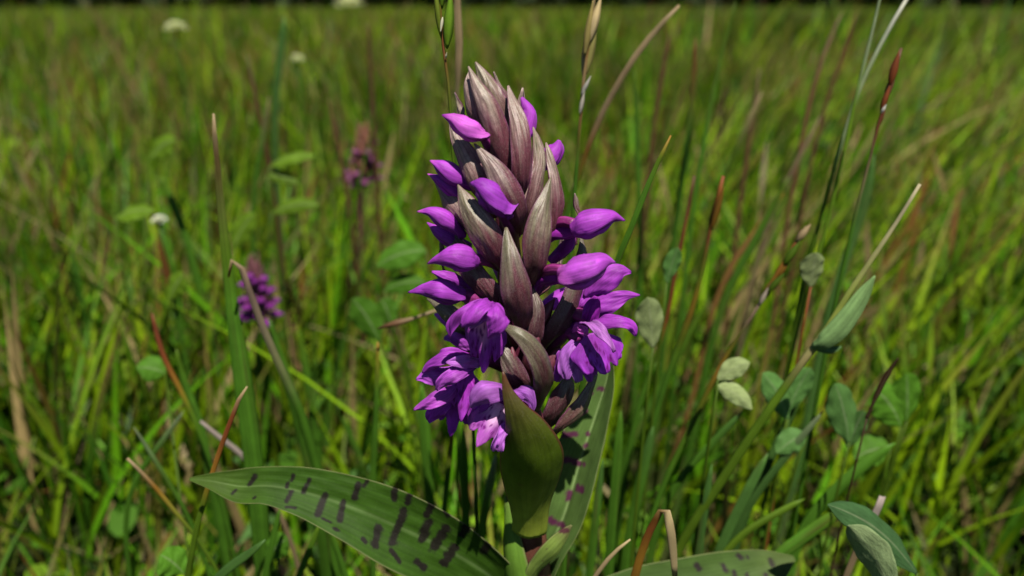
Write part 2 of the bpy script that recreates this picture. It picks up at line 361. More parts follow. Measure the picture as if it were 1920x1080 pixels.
# the wood along the far edge of the meadow: trunks and overlapping dark crowns, one shaded mass
Vw, Qw, Cw = [], [], []; off = 0
for row in range(5):
    for i in range(46):
        x = -6900 + i * 300 + rng.uniform(-90, 90) + row * 130; y = 4900 + row * 330 + rng.uniform(-90, 90); H = rng.uniform(900, 1400)
        V_, F_, _, _, _ = tube([(x, y, -10, 45), (x + 10, y, H * .4, 34), (x - 10, y, H * .95, 6)], 6, 6)
        Vw.append(V_); Qw.append(F_ + off); Cw.append(np.tile(A(.03, .022, .015), (len(V_), 1))); off += len(V_)
        m = 520
        tt = rng.uniform(.0, 1, m); rad = (1 - tt ** 1.6) * 260 * rng.uniform(.3, 1, m) ** .5 + 20; an = rng.uniform(0, 6.28, m)
        c = np.stack([x + rad * np.cos(an), y + rad * np.sin(an), 25 + tt * H], -1)
        a = nrm(rng.normal(0, 1, (m, 3))); b = nrm(np.cross(a, rng.normal(0, 1, (m, 3)))); s1 = rng.uniform(30, 75, (m, 1))
        q4 = np.stack([c - a * s1, c - b * s1 * .6, c + a * s1, c + b * s1 * .6], 1)
        Vw.append(q4.reshape(-1, 3)); Qw.append(np.arange(m * 4).reshape(m, 4) + off); off += m * 4
        Cw.append(np.repeat(A(.022, .034, .012)[None] * rng.uniform(.6, 1.4, (m, 1)), 4, 0))
o = mesh_obj('woodland', np.concatenate(Vw), np.concatenate(Qw), M_WOOD, col=np.concatenate(Cw), smooth=False)
tag(o, 'dark wood along the far edge of the meadow', 'wood', kind='stuff')

# ================================================================== THE ORCHID
BASE = np.array([.25, .35, -.7])
orchid = tag(empty('marsh_orchid', BASE), 'large purple marsh orchid in sharp focus with brownish bracts and spotted leaves', 'orchid')
def axis(py):                      # stem line
    f = (py - 220) / 790.; return P(935 + f * 58, py, .15)

def ctrl_px(rows_):
    out = []
    for r_ in rows_:
        p = P(r_[0], r_[1], r_[2]); out.append((*p, r_[3] * W(p)))
    return np.array(out)
def radial(c, k=.5, up=.15, extra=None):
    m = c[len(c) // 2, :3]
    # spike axis at that height
    zs = [(axis(py)[2], axis(py)[0]) for py in (200, 1000)]
    ax_x = zs[0][1] + (zs[1][1] - zs[0][1]) * (m[2] - zs[0][0]) / (zs[1][0] - zs[0][0])
    v = np.array([(m[0] - ax_x), min(m[1] - .15, -.05), 0.]); v = nrm(v); v = v * (1 - k) + np.array([0, -1, 0]) * k; v[2] = up
    if extra is not None: v = v + np.array(extra)
    return nrm(v)
_seed = [100]
def nseed(): _seed[0] += 1; return _seed[0]

def bract(rows_, facing=None, cup=.5, green=0., fold=.22, mar=1., parent=None, rows=34, cols=60, wave=.035, name='bract', k=.5, shade=1.):
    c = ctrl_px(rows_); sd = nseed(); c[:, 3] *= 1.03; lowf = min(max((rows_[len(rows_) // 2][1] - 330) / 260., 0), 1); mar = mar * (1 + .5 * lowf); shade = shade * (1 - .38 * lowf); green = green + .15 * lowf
    fc = radial(c, k) if facing is None else np.array(facing, float)
    def cf(u, t):                  # t = 0 at the tip
        nz = hnoise(sd, u * 2.0, t * 4)
        x = mix(np.tile(BR_SIL, (len(u), 1)), np.tile(BR_OLI, (len(u), 1)), np.clip(.35 + .5 * nz + green, 0, 1))
        x = mix(x, np.tile(BR_MAR, (len(u), 1)), np.clip(sstep(.15, .66, t + .22 * hnoise(sd + 1, u * 3, t * 3)) * 1.2 * mar, 0, .97))
        vein = np.exp(-(np.abs(u[:, None] + .03 * hnoise(sd + 2, t * 7)[:, None] - A(-.66, -.36, -.02, .33, .62)[None]) / .042) ** 2).max(1) * sstep(.03, .25, t)
        x = mix(x, np.tile(BR_MAR * .55, (len(u), 1)), .5 * vein)
        ed = sstep(.78, .96, np.abs(u)); x = mix(x, np.tile(BR_EDGE, (len(u), 1)), .9 * ed)
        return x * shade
    V, F, uv, C = surf(c, fc, rows, cols, cup, fold, wave, 2, .022, sd, cf)
    return mesh_obj(name, V, F, M_BRACT, parent or orchid, BASE, C, uv)

def petal_col(sd, col, base=None, tipc=None, lighten=0.):
    base = col if base is None else base; tipc = col if tipc is None else tipc
    def cf(u, t):                  # t = 0 at the tip
        nz = hnoise(sd, u * 2.5, t * 3)
        x = np.tile(col, (len(u), 1)) * (1 + .18 * nz)[:, None]
        x = mix(x, np.tile(tipc, (len(u), 1)), 1 - sstep(0, .16, t))
        x = mix(x, np.tile(base, (len(u), 1)), sstep(.6, 1, t))
        vein = np.exp(-(np.abs(u[:, None] + .05 * hnoise(sd + 2, t * 5)[:, None] - A(-.55, -.22, .05, .3, .6)[None]) / .05) ** 2).max(1)
        x = mix(x, x * .6, .4 * vein * sstep(.1, .4, t))
        ed = sstep(.86, 1, np.abs(u)); x = mix(x, x * .5 + PALE * .5, .5 * ed)
        return x
    return cf
def petal(rows_, parent, name='petal', facing=(0, -1, .5), cup=.8, col=PURP, base=None, tipc=None, fold=.06, wave=.06, wk=1.5, rows=24, cols=20, twist=0., edge=.02):
    c = ctrl_px(rows_); sd = nseed()
    V, F, uv, C = surf(c, nrm(facing), rows, cols, cup, fold, wave, wk, .02, sd, petal_col(sd, col, base, tipc), edge=edge, twist=twist)
    return mesh_obj(name, V, F, M_PETAL, parent, BASE, C, uv)
def bud(rows_, col=PURP, base=None, tipc=None, name='flower_bud', flat=.9, facing=(0, -1, .4), lobe=.26, ovary=None, parent=None):
    c = ctrl_px(rows_); sd = nseed()
    def cf(u, t):
        x = petal_col(sd, col, base, tipc)(u * 0 + .2, t)
        seam = np.abs(np.cos((u + 1) * 3.1416 * 1.5 + .6 + .5 * t)); x = mix(x, x * .4, 1 - sstep(.0, .25, seam)); x = mix(x, np.tile(PALE * A(1, .8, 1), (len(u), 1)), .35 * sstep(.2, .9, hnoise(sd + 6, u * 3, t * 4)))
        vein = np.abs(np.sin((u + 1) * 3.1416 * 6 + .8 * hnoise(sd, t * 5))); return mix(x, x * .65, .35 * (1 - sstep(.0, .35, vein)))
    V, F, uv, C, tr = tube(c, 48, 30, flat, facing, 3, lobe, cf, sd, .06)
    b = mesh_obj(name, V, F, M_PETAL, parent or orchid, BASE, C, uv, tris=tr)
    N_ = nrm(np.array([.1 * math.sin(sd), -.62, .78])); T_ = nrm(np.gradient(c[:, :3], axis=0)); Nn = nrm(N_ - T_ * (T_ @ N_)[:, None]); c2 = c.copy()
    c2[:, :3] += Nn * (c[:, 3:4] * .5 * 1.05); c2[:, 3] = c[:, 3] * (1.02 + .06 * math.sin(sd * 3)); c2[-1, :3] = c[-1, :3]; c2[0, :3] += (c[0, :3] - c[1, :3]) * .35 + Nn[0] * .02
    V, F, uv, C = surf(c2, N_, 26, 20, 1.25, .0, .022, 1.6, .014, sd + 7, petal_col(sd + 7, col * A(1.08, 1.2, 1.06), base, tipc))
    mesh_obj('sepal', V, F, M_PETAL, b, BASE, C, uv) if parent is None else None
    if ovary is not None: stalk(ovary, b)
    return b
def stalk(rows_, parent, name='ovary', c1=None, c2=None):
    c = ctrl_px(rows_); sd = nseed()
    c1 = A(.20, .02, .14) if c1 is None else c1; c2 = WINE if c2 is None else c2
    cf = lambda u, t: mix(np.tile(c1, (len(u), 1)), np.tile(c2, (len(u), 1)), sstep(.1, .8, t + .15 * hnoise(sd, u * 4, t * 3))) * (1 + .35 * np.sin(u * 15 + t * 5))[:, None]
    V, F, uv, C, tr = tube(c, 18, 12, 1, (0, -1, .3), 6, .12, cf, sd)
    return mesh_obj(name, V, F, M_STEM, parent, BASE, C, uv, tris=tr)
def lip(base_px, tip_px, width, parent, facing, col=PURP, throat=None, spots=True, seed=None, sag=.25, name='lip', frill=.09, mid=.28, nth=48, nr=18, side_back=.35):
    """three-lobed lip fanning out from its base; facing is its upper side"""
    sd = seed or nseed(); b = P(*base_px); t = P(*tip_px); L = np.linalg.norm(t - b); dn = (t - b) / L
    N = nrm(np.asarray(facing, float) - dn * np.dot(facing, dn)); X = np.cross(dn, N); Wd = width * W(b)
    th = np.linspace(-1, 1, nth + 1); rr = np.linspace(.02, 1, nr + 1)
    TH, R = np.meshgrid(th, rr)
    hwid = Wd / 2 * (.36 + .64 * sstep(0, .6, R)) * (1 + .04 * hnoise(sd + 8, R * 7, TH))
    ymax = .80 + mid * np.exp(-(TH / .2) ** 2) - .14 * np.exp(-((np.abs(TH) - .33) / .08) ** 2) - .22 * np.abs(TH) ** 4 + .03 * hnoise(sd, TH * 9)
    x = TH * hwid * (1 - .12 * sstep(.75, 1, R) * np.abs(TH) ** 3); y = R * L * ymax
    z = -side_back * np.abs(TH) ** 1.8 * hwid - sag * (R ** 2) * L * .5 + frill * R ** 2 * np.abs(TH) ** .5 * np.sin(TH * 15 + sd) * Wd / 2 + frill * .7 * R * hnoise(sd + 3, TH * 7, R * 5) * Wd / 2
    Vt = b + x[..., None] * X + y[..., None] * dn + z[..., None] * N
    Vb = Vt - N * .02
    nn = Vt.shape[0] * Vt.shape[1]; gidx = np.arange(nn).reshape(R.shape)
    f = lambda g_: np.stack([g_[:-1, :-1], g_[:-1, 1:], g_[1:, 1:], g_[1:, :-1]], -1).reshape(-1, 4)
    per = np.concatenate([gidx[0, :], gidx[1:, -1], gidx[-1, -2::-1], gidx[-2:0:-1, 0]]); pn = np.roll(per, -1)
    F = np.concatenate([f(gidx), f(gidx + nn)[:, ::-1], np.stack([pn, per, per + nn, pn + nn], -1)])
    u_, t_ = TH.ravel(), R.ravel()
    thr = PALE * A(1.25, 1.25, 1.1) if throat is None else throat
    Cc = np.tile(col, (nn, 1)) * (1 + .2 * hnoise(sd, u_ * 5, t_ * 4))[:, None]
    Cc = mix(Cc, np.tile(thr, (nn, 1)), (1 - sstep(.25, .75, t_ + .25 * np.abs(u_))) * .9)
    if spots:
        r2 = np.random.RandomState(sd); xs = (x / Wd * 2).ravel(); ys = (y / L).ravel(); mk = np.zeros(nn)
        for k_ in range(26):
            cx, cy = r2.uniform(-.6, .6), r2.uniform(.08, .8); rx, ry = r2.uniform(.03, .06), r2.uniform(.025, .06)
            dd = np.sqrt(((xs - cx) / rx) ** 2 + ((ys - cy) / ry) ** 2)
            mk = np.maximum(mk, 1 - sstep(.7, 1.25, dd)) 
        Cc = mix(Cc, np.tile(A(.17, .003, .19), (nn, 1)), mk * .95)
    C = np.concatenate([Cc, Cc]); uv = np.stack([(u_ + 1) / 2, t_], -1); uv = np.concatenate([uv, uv])
    return mesh_obj(name, np.concatenate([Vt.reshape(-1, 3), Vb.reshape(-1, 3)]), F, M_PETAL, parent, BASE, C, uv)

# stem -------------------------------------------------------------
st = [(*P(942, 250, .1), .25)]
for py, wd in ((330, 34), (450, 44), (600, 52), (760, 56), (900, 56), (1010, 64), (1080, 70)):
    p = axis(py); st.append((*p, wd * W(p)))
low = np.array(st[-1][:3]); st += [(low[0] * .6 + BASE[0] * .4, low[1], low[2] * .5, .72), (BASE[0], BASE[1], BASE[2] - .6, .85)]
def stemcol(u, t):
    x = mix(np.tile(WINE * .8, (len(u), 1)), np.tile(A(.13, .05, .03), (len(u), 1)), sstep(.2, .42, t))
    x = mix(x, np.tile(A(.13, .20, .03), (len(u), 1)), sstep(.452, .53, t + .02 * hnoise(5, u * 5)))
    return x * (1 + .2 * hnoise(9, u * 12, t * 2))[:, None]
V, F, uv, C, tr = tube(st, 24, 60, 1, (0, -1, .1), 0, 0, stemcol, 5, .03)
mesh_obj('stem', V, F, M_STEM, orchid, BASE, C, uv, tris=tr)

# bracts (photo pixel, depth, width; tip first) ----------------------
bract([(891, 116, .15, 4), (902, 138, .05, 22), (922, 178, -.1, 40), (942, 225, -.15, 42), (952, 290, -.05, 22)], green=.15, mar=.5)
bract([(878, 124, -.25, 3), (890, 152, -.4, 20), (911, 195, -.58, 40), (931, 248, -.65, 47), (945, 310, -.5, 40), (950, 352, -.1, 16)], green=.05, mar=.9, cup=1.0)
bract([(880, 133, -.05, 3), (876, 160, -.2, 19), (882, 195, -.3, 31), (900, 240, -.25, 26), (925, 300, 0, 10)], mar=.5, green=-.2)
bract([(852, 173, .25, 3), (857, 192, .2, 9), (864, 215, .15, 13), (885, 260, .1, 12)], mar=.3)
bract([(926, 134, .1, 2), (936, 155, .1, 8), (948, 176, .1, 14), (962, 212, .1, 16), (955, 270, .1, 12)], mar=1.3, green=-.3, shade=.9)
bract([(953, 160, -.2, 4), (962, 190, -.35, 20), (973, 226, -.55, 33), (980, 285, -.75, 40), (978, 335, -.7, 36), (972, 385, -.3, 16)], mar=.95, green=-.1)
bract([(1000, 238, -.1, 3), (1008, 265, -.2, 16), (1014, 300, -.35, 27), (1008, 345, -.5, 29), (997, 390, -.5, 22), (985, 430, -.2, 12)], green=.1, mar=.6)
bract([(1024, 267, 0, 3), (1034, 295, -.15, 16), (1044, 335, -.3, 28), (1047, 380, -.4, 32), (1040, 430, -.35, 24), (1020, 470, 0, 12)], green=-.2, mar=.9)
bract([(1033, 333, -.6, 3), (1026, 362, -.75, 20), (1017, 400, -.95, 42), (1010, 452, -1.1, 53), (1008, 500, -1.0, 46), (1005, 535, -.5, 18)], green=.25, mar=.6)
bract([(843, 226, -.2, 4), (852, 252, -.35, 22), (870, 290, -.6, 42), (892, 332, -.75, 46), (912, 372, -.6, 34), (925, 410, -.1, 14)], green=0, mar=.7)
bract([(889, 269, -.75, 3), (905, 290, -.9, 20), (930, 322, -1.05, 42), (953, 362, -1.15, 52), (970, 405, -1.0, 44), (980, 440, -.4, 16)], green=-.1, mar=1.15, shade=.85)
bract([(813, 337, 0, 3), (824, 355, -.1, 20), (840, 380, -.3, 38), (862, 412, -.45, 42), (895, 455, -.1, 16)], mar=.4)
bract([(858, 346, -.7, 3), (866, 365, -.85, 22), (882, 398, -1.05, 48), (906, 440, -1.2, 60), (930, 485, -1.05, 44), (945, 515, -.5, 16)], green=.05, mar=.8)
bract([(949, 426, -1.15, 5), (952, 450, -1.3, 20), (958, 490, -1.5, 40), (968, 545, -1.6, 58), (976, 585, -1.45, 50), (982, 625, -.8, 20)], green=.35, mar=.75, fold=.2)
bract([(820, 416, .05, 3), (833, 435, -.1, 20), (855, 468, -.4, 36), (885, 515, -.75, 46), (918, 552, -.85, 42), (950, 590, -.3, 16)], mar=.85)
bract([(800, 560, .1, 3), (815, 572, 0, 16), (838, 590, -.15, 34), (868, 615, -.3, 44), (905, 655, 0, 20)], mar=.35, green=.05)
bract([(838, 560, .2, 4), (846, 600, .1, 24), (856, 640, 0, 32), (880, 690, .1, 16)], mar=.1, green=.2)
bract([(1090, 440, .0, 3), (1094, 470, -.15, 18), (1090, 515, -.4, 34), (1074, 570, -.6, 44), (1046, 622, -.7, 40), (1015, 665, -.3, 16)], green=.1, mar=.95, shade=.8)
bract([(938, 608, -1.6, 3), (958, 617, -1.8, 18), (986, 636, -1.9, 32), (1011, 668, -1.9, 44), (1024, 708, -1.75, 45), (1019, 750, -1.35, 36), (998, 790, -.6, 22)], facing=(.5, -1, .35), green=.45, mar=.7, fold=.15)
bract([(1120, 700, -.3, 5), (1110, 728, -.5, 22), (1092, 764, -.7, 32), (1064, 796, -.7, 30), (1025, 828, -.2, 18)], green=.9, mar=.45, shade=1.3)
bract([(1072, 690, -.5, 8), (1064, 730, -.7, 34), (1046, 770, -.75, 42), (1012, 818, -.3, 26)], green=-.3, mar=1.4, shade=.8)
bract([(1078, 362, .3, 2), (1082, 380, .3, 8), (1090, 410, .3, 12), (1080, 460, .3, 14)], mar=1.4, green=-.3)
bract([(824, 444, .3, 5), (826, 475, .3, 9), (832, 510, .3, 10), (870, 545, .3, 10)], mar=1.4, green=-.3)
bract([(968, 300, -.3, 3), (962, 340, -.45, 16), (966, 390, -.5, 24), (975, 430, -.3, 16)], mar=1.3, green=-.2)
bract([(1000, 540, -.6, 4), (1008, 575, -.8, 26), (1005, 620, -.9, 36), (992, 665, -.5, 20)], mar=1.5, green=-.3, shade=.8)
bract([(935, 640, -.9, 4), (950, 670, -1.1, 30), (968, 710, -1.2, 44), (980, 760, -.8, 26)], mar=1.1, green=.0, shade=.8)
# bracts round the back of the spike
for py, ang in ((300, 60), (360, 100), (380, 160), (440, 60), (500, 120), (560, 20), (620, 80), (680, 150), (560, 175), (720, 110)):
    a = math.radians(ang); ax = axis(py); sd = nseed()
    out = np.array([math.cos(a), math.sin(a), 0]); k = .75 + (py - 250) / 900.
    c = [(*(ax + out * .95 * k + A(0, 0, 1.2)), .03), (*(ax + out * .95 * k + A(0, 0, .7)), .3), (*(ax + out * .75 * k + A(0, 0, .2)), .42), (*(ax + out * .25 + A(0, 0, -.2)), .2)]
    cf = lambda u, t: mix(np.tile(BR_SIL, (len(u), 1)), np.tile(BR_MAR, (len(u), 1)), sstep(.2, .9, t))
    V, F, uv, C = surf(c, out, 18, 8, .9, .12, .015, 2, .02, sd, cf)
    mesh_obj('bract', V, F, M_BRACT, orchid, BASE, C, uv)

# the big green sheath bract at the foot of the spike
c = ctrl_px([(943, 697, -2.0, 4), (950, 730, -2.05, 18), (966, 770, -2.1, 42), (988, 815, -2.0, 82), (997, 858, -1.8, 114), (997, 900, -1.45, 121), (995, 935, -1.05, 100), (994, 965, -.75, 76), (994, 990, -.58, 68), (992, 1010, -.5, 66)])
def sheath(u, t):
    x = mix(np.tile(A(.085, .07, .018), (len(u), 1)), np.tile(A(.085, .14, .008), (len(u), 1)), sstep(.05, .45, t))
    x = mix(x, np.tile(A(.25, .31, .035), (len(u), 1)), sstep(.5, .92, t + .08 * hnoise(7, u * 6)))
    x = mix(x, np.tile(A(.11, .02, .02), (len(u), 1)), sstep(.9, .985, np.abs(u)) * .9 * (1 - sstep(.8, .95, t)))
    x = mix(x, np.tile(A(.12, .03, .02), (len(u), 1)), (1 - sstep(.0, .12, t)) * .7)
    x = mix(x, np.tile(A(.11, .09, .02), (len(u), 1)), .8 * np.exp(-((u - .32) / .09) ** 2 - ((t - .60) / .012) ** 2))
    return x * (1 + .04 * np.sin(u * 34))[:, None]
V, F, uv, C = surf(c, (.0, -1, .12), 60, 40, .85, .05, .035, 1.5, .03, 3, sheath)
o = mesh_obj('sheath_bract', V, F, M_SHEATH, orchid, BASE, C, uv); o['label'] = 'broad green sheathing bract below the flowers'

for r_ in ([(1050, 650, -.6, 3), (1030, 680, -.6, 30), (1005, 730, -.1, 26)], [(1010, 610, -.7, 3), (1000, 660, -.8, 30), (990, 720, -.1, 28)], [(960, 650, -1.0, 3), (965, 700, -1.0, 34), (978, 770, -.2, 30)], [(1040, 560, -.5, 3), (1020, 590, -.5, 28), (990, 640, 0, 24)], [(930, 530, -.7, 3), (945, 560, -.7, 28), (970, 610, 0, 24)], [(1000, 740, -.9, 3), (1000, 780, -.8, 36), (992, 840, -.1, 30)]):
    stalk(r_, orchid, 'ovary', A(.13, .03, .05), A(.06, .01, .02))
# buds --------------------------------------------------------------
bud([(833, 219, -.75, 4), (846, 222, -.75, 20), (868, 237, -.75, 36), (890, 248, -.72, 37), (906, 254, -.65, 22)], PINKP * A(1, .9, 1.1), tipc=MAG, base=PINKP * 1.1, ovary=[(904, 252, -.65, 16), (918, 275, -.4, 22), (935, 310, 0, 18)])
bud([(979, 188, .15, 6), (987, 203, .15, 24), (987, 228, .15, 36), (975, 258, .1, 34), (962, 285, .1, 16)], PURP)
bud([(1048, 265, .3, 8), (1046, 275, .3, 24), (1034, 292, .3, 38), (1015, 310, .25, 24), (1000, 330, .2, 12)], PURP)
bud([(811, 305, -.35, 4), (824, 311, -.4, 24), (846, 325, -.4, 36), (868, 338, -.3, 30), (885, 352, -.1, 16)], PURP, tipc=PINKP)
bud([(807, 330, -.15, 3), (822, 337, -.2, 18), (846, 352, -.2, 30), (872, 372, 0, 20)], PURP * .95, tipc=PINKP)
bud([(887, 346, -1.1, 7), (896, 346, -1.15, 26), (914, 360, -1.15, 46), (930, 380, -1.0, 46), (945, 402, -.8, 20)], PURP * A(.85, .8, .95), ovary=[(938, 392, -.9, 20), (955, 425, -.6, 24), (965, 460, -.1, 18)])
bud([(789, 398, -.4, 3), (806, 397, -.45, 18), (828, 408, -.45, 33), (850, 424, -.35, 26), (870, 442, -.2, 14)], PURP, tipc=PINKP * 1.2)
bud([(805, 422, -.1, 3), (818, 432, -.15, 18), (842, 448, -.15, 28), (880, 466, 0, 20)], PURP * .95)
bud([(809, 493, -1.0, 3), (825, 486, -1.1, 22), (850, 482, -1.15, 44), (876, 487, -1.05, 46), (894, 490, -.95, 24)], PURP, ovary=[(890, 486, -.95, 20), (915, 488, -.7, 24), (945, 505, -.2, 20)])
bud([(774, 548, -.8, 3), (795, 544, -.9, 22), (822, 544, -.95, 42), (848, 552, -.85, 40), (868, 548, -.7, 22)], PURP * A(.95, .9, .98), ovary=[(862, 550, -.7, 24), (890, 560, -.6, 30), (930, 585, -.2, 24)])
bud([(814, 512, -.5, 4), (828, 516, -.5, 18), (850, 525, -.4, 24), (880, 540, -.2, 16)], PURP)
bud([(1165, 413, -.55, 3), (1150, 407, -.6, 22), (1122, 414, -.65, 46), (1092, 424, -.6, 48), (1072, 430, -.55, 26)], PURP, ovary=[(1078, 420, -.55, 20), (1058, 415, -.4, 20), (1020, 440, 0, 18)])
bud([(1082, 438, -.3, 14), (1066, 436, -.3, 24), (1045, 436, -.25, 26), (1020, 450, 0, 18)], MAG * 1.1)
bud([(1148, 493, -1.2, 4), (1136, 490, -1.25, 26), (1108, 502, -1.35, 54), (1075, 514, -1.3, 56), (1052, 514, -1.15, 30)], PURP * A(1.1, 1.3, 1.05), base=PINKP, ovary=[(1056, 506, -1.15, 20), (1036, 505, -.9, 22), (1005, 540, -.2, 20)])
bud([(1058, 530, -.8, 10), (1045, 522, -.85, 24), (1028, 522, -.7, 26), (1005, 545, -.2, 20)], MAG)
bud([(1075, 440, -.1, 10), (1070, 452, -.1, 20), (1055, 470, 0, 24), (1030, 490, 0, 16)], MAG * 1.1)

# open flowers ------------------------------------------------------
def flower(ov): 
    o_ = stalk(ov, orchid, 'flower'); return o_
# flower with the long spotted lip, left of the middle
f1 = flower([(908, 585, -1.55, 20), (925, 580, -1.2, 24), (950, 600, -.7, 26), (965, 640, -.1, 22)])
petal([(843, 633, -1.55, 5), (846, 610, -1.65, 18), (858, 588, -1.7, 20), (884, 572, -1.6, 16), (912, 568, -1.4, 12)], f1, 'sepal', (-.5, -1, .6), .5)
petal([(864, 612, -1.95, 6), (876, 596, -2.05, 32), (894, 578, -2.0, 36), (918, 566, -1.7, 24), (930, 570, -1.4, 12)], f1, 'sepal', (-.2, -1, .9), .9)
petal([(916, 636, -2.0, 8), (927, 618, -2.15, 34), (936, 596, -2.15, 46), (934, 578, -1.95, 36), (924, 568, -1.6, 14)], f1, 'sepal', (.3, -1, .6), .7)
petal([(880, 615, -1.75, 8), (893, 598, -1.85, 26), (912, 582, -1.8, 30), (925, 572, -1.5, 16)], f1, 'petal', (-.1, -1, .4), .6, col=PALE * A(.9, .6, 1))
lip((906, 588, -1.62), (903, 706, -1.72), 84, f1, (-.25, -1, .25), throat=A(.80, .34, .62), side_back=.35, mid=.2, seed=211)
# flower pointing down to the left
f2 = flower([(872, 690, -1.0, 26), (890, 672, -.8, 28), (930, 680, -.4, 26), (965, 700, -.1, 22)])
petal([(792, 700, -.9, 4), (806, 682, -1.0, 24), (830, 668, -1.1, 32), (858, 662, -1.0, 24), (880, 664, -.8, 12)], f2, 'sepal', (-.3, -1, .8), .8)
petal([(780, 712, -.8, 5), (796, 706, -.85, 26), (818, 706, -.9, 38), (836, 700, -.8, 30), (856, 690, -.7, 14)], f2, 'sepal', (-.4, -1, .3), .7, col=PINKP * A(.8, .8, 1.1))
petal([(836, 679, -1.5, 4), (852, 678, -1.55, 18), (872, 678, -1.5, 26), (894, 680, -1.2, 20), (906, 682, -.9, 10)], f2, 'petal', (-.1, -1, .5), .5, col=PALE * A(.9, .65, 1))
petal([(818, 732, -1.5, 5), (830, 716, -1.6, 24), (850, 704, -1.65, 30), (874, 694, -1.4, 22), (892, 686, -1.0, 10)], f2, 'petal', (-.2, -1, .4), .4, col=PURP * A(1.1, 1.6, 1.05))
petal([(775, 769, -1.3, 3), (792, 760, -1.35, 20), (814, 750, -1.4, 30), (838, 738, -1.3, 28), (862, 712, -1.0, 12)], f2, 'sepal', (-.2, -1, .5), .5, col=PURP * A(1.1, 1.5, 1.0))
lip((872, 694, -1.15), (860, 786, -1.45), 84, f2, (-.45, -1, .2), col=PURP * A(1.0, .9, 1), throat=MAG * 1.3, seed=305, side_back=.25)
lip((852, 728, -.75), (842, 814, -.95), 96, f2, (-.3, -1, .3), col=MAG * A(1.2, 1.6, 1.45), throat=MAG, spots=False, seed=402, frill=.13, side_back=.3, name='lip')
# lowest flower, its pale spotted lip beside the sheath
f3 = flower([(950, 745, -1.3, 26), (965, 735, -1.0, 30), (980, 740, -.5, 28), (985, 760, -.1, 22)])
petal([(881, 764, -1.75, 6), (890, 748, -1.85, 34), (908, 732, -1.9, 50), (932, 728, -1.8, 48), (958, 732, -1.4, 22)], f3, 'sepal', (-.1, -1, .9), 1.0, col=PALE * A(.8, .55, .9))
petal([(998, 774, -1.75, 8), (1000, 755, -1.8, 22), (990, 738, -1.8, 32), (972, 732, -1.7, 26), (956, 734, -1.4, 14)], f3, 'sepal', (.3, -1, .7), .9, col=PALE * A(.75, .5, .9))
petal([(893, 785, -1.45, 6), (905, 772, -1.5, 24), (928, 764, -1.5, 26), (950, 752, -1.3, 14)], f3, 'petal', (-.1, -1, .4), .6, col=PURP * .8)
lip((942, 756, -1.55), (894, 836, -1.95), 100, f3, (-.25, -1, .35), col=A(.40, .09, .46), throat=A(.85, .55, .80), seed=507, side_back=.7, mid=.22, sag=.1)
petal([(928, 846, -1.95, 14), (932, 832, -2.0, 26), (942, 812, -1.9, 22), (954, 790, -1.6, 12)], f3, 'petal', (.3, -1, .3), -.7, col=PALE * A(.9, .6, 1), wave=.06)
# the flowers on the right side
f4 = flower([(1100, 600, -.6, 26), (1085, 590, -.5, 28), (1050, 600, -.2, 26), (1010, 640, 0, 22)])
petal([(1184, 510, -.4, 6), (1168, 506, -.5, 28), (1144, 520, -.55, 46), (1118, 540, -.5, 40), (1100, 560, -.4, 18)], f4, 'sepal', (.3, -1, .6), .7)
petal([(1200, 553, -.5, 3), (1180, 553, -.55, 16), (1155, 562, -.6, 34), (1125, 578, -.6, 44), (1100, 598, -.5, 26)], f4, 'sepal', (.2, -1, .5), .5, col=PURP * .95)
petal([(1193, 630, -.9, 5), (1186, 610, -.95, 22), (1164, 598, -1.0, 30), (1132, 598, -.9, 28), (1104, 604, -.6, 14)], f4, 'sepal', (.2, -.8, 1), .9)
petal([(1152, 660, -1.5, 6), (1144, 638, -1.55, 20), (1130, 620, -1.5, 22), (1110, 608, -1.3, 16), (1086, 603, -1.0, 6)], f4, 'petal', (.5, -1, .5), .5, col=PALE * A(.95, .75, 1))
petal([(1120, 556, -.7, 10), (1112, 580, -.75, 34), (1104, 605, -.7, 30), (1095, 625, -.5, 12)], f4, 'petal', (.1, -1, .2), .5, col=DMAG * 1.6)
lip((1112, 622, -1.0), (1140, 714, -1.25), 104, f4, (.25, -1, .25), col=PURP * A(.9, .9, 1.0), throat=PURP * .8, seed=606, side_back=.2, frill=.09, sag=.05, mid=.08)
f5 = flower([(1080, 640, -.75, 20), (1070, 625, -.6, 22), (1045, 640, -.3, 22), (1010, 680, 0, 20)])
petal([(1060, 712, -1.0, 14), (1062, 690, -1.05, 34), (1070, 665, -1.05, 40), (1082, 642, -.9, 24)], f5, 'sepal', (-.1, -1, .3), .5, col=PALE * A(.85, .6, 1))
petal([(1086, 716, -.95, 16), (1084, 690, -1.0, 30), (1086, 665, -1.0, 30), (1090, 640, -.85, 14)], f5, 'petal', (.2, -1, .3), .5, col=PALE * A(.9, .7, 1))
petal([(1102, 628, -1.15, 10), (1098, 622, -1.2, 18), (1088, 618, -1.1, 16), (1075, 622, -.8, 10)], f5, 'column', (.1, -1, .4), 1.0, col=PINKP * 1.1)
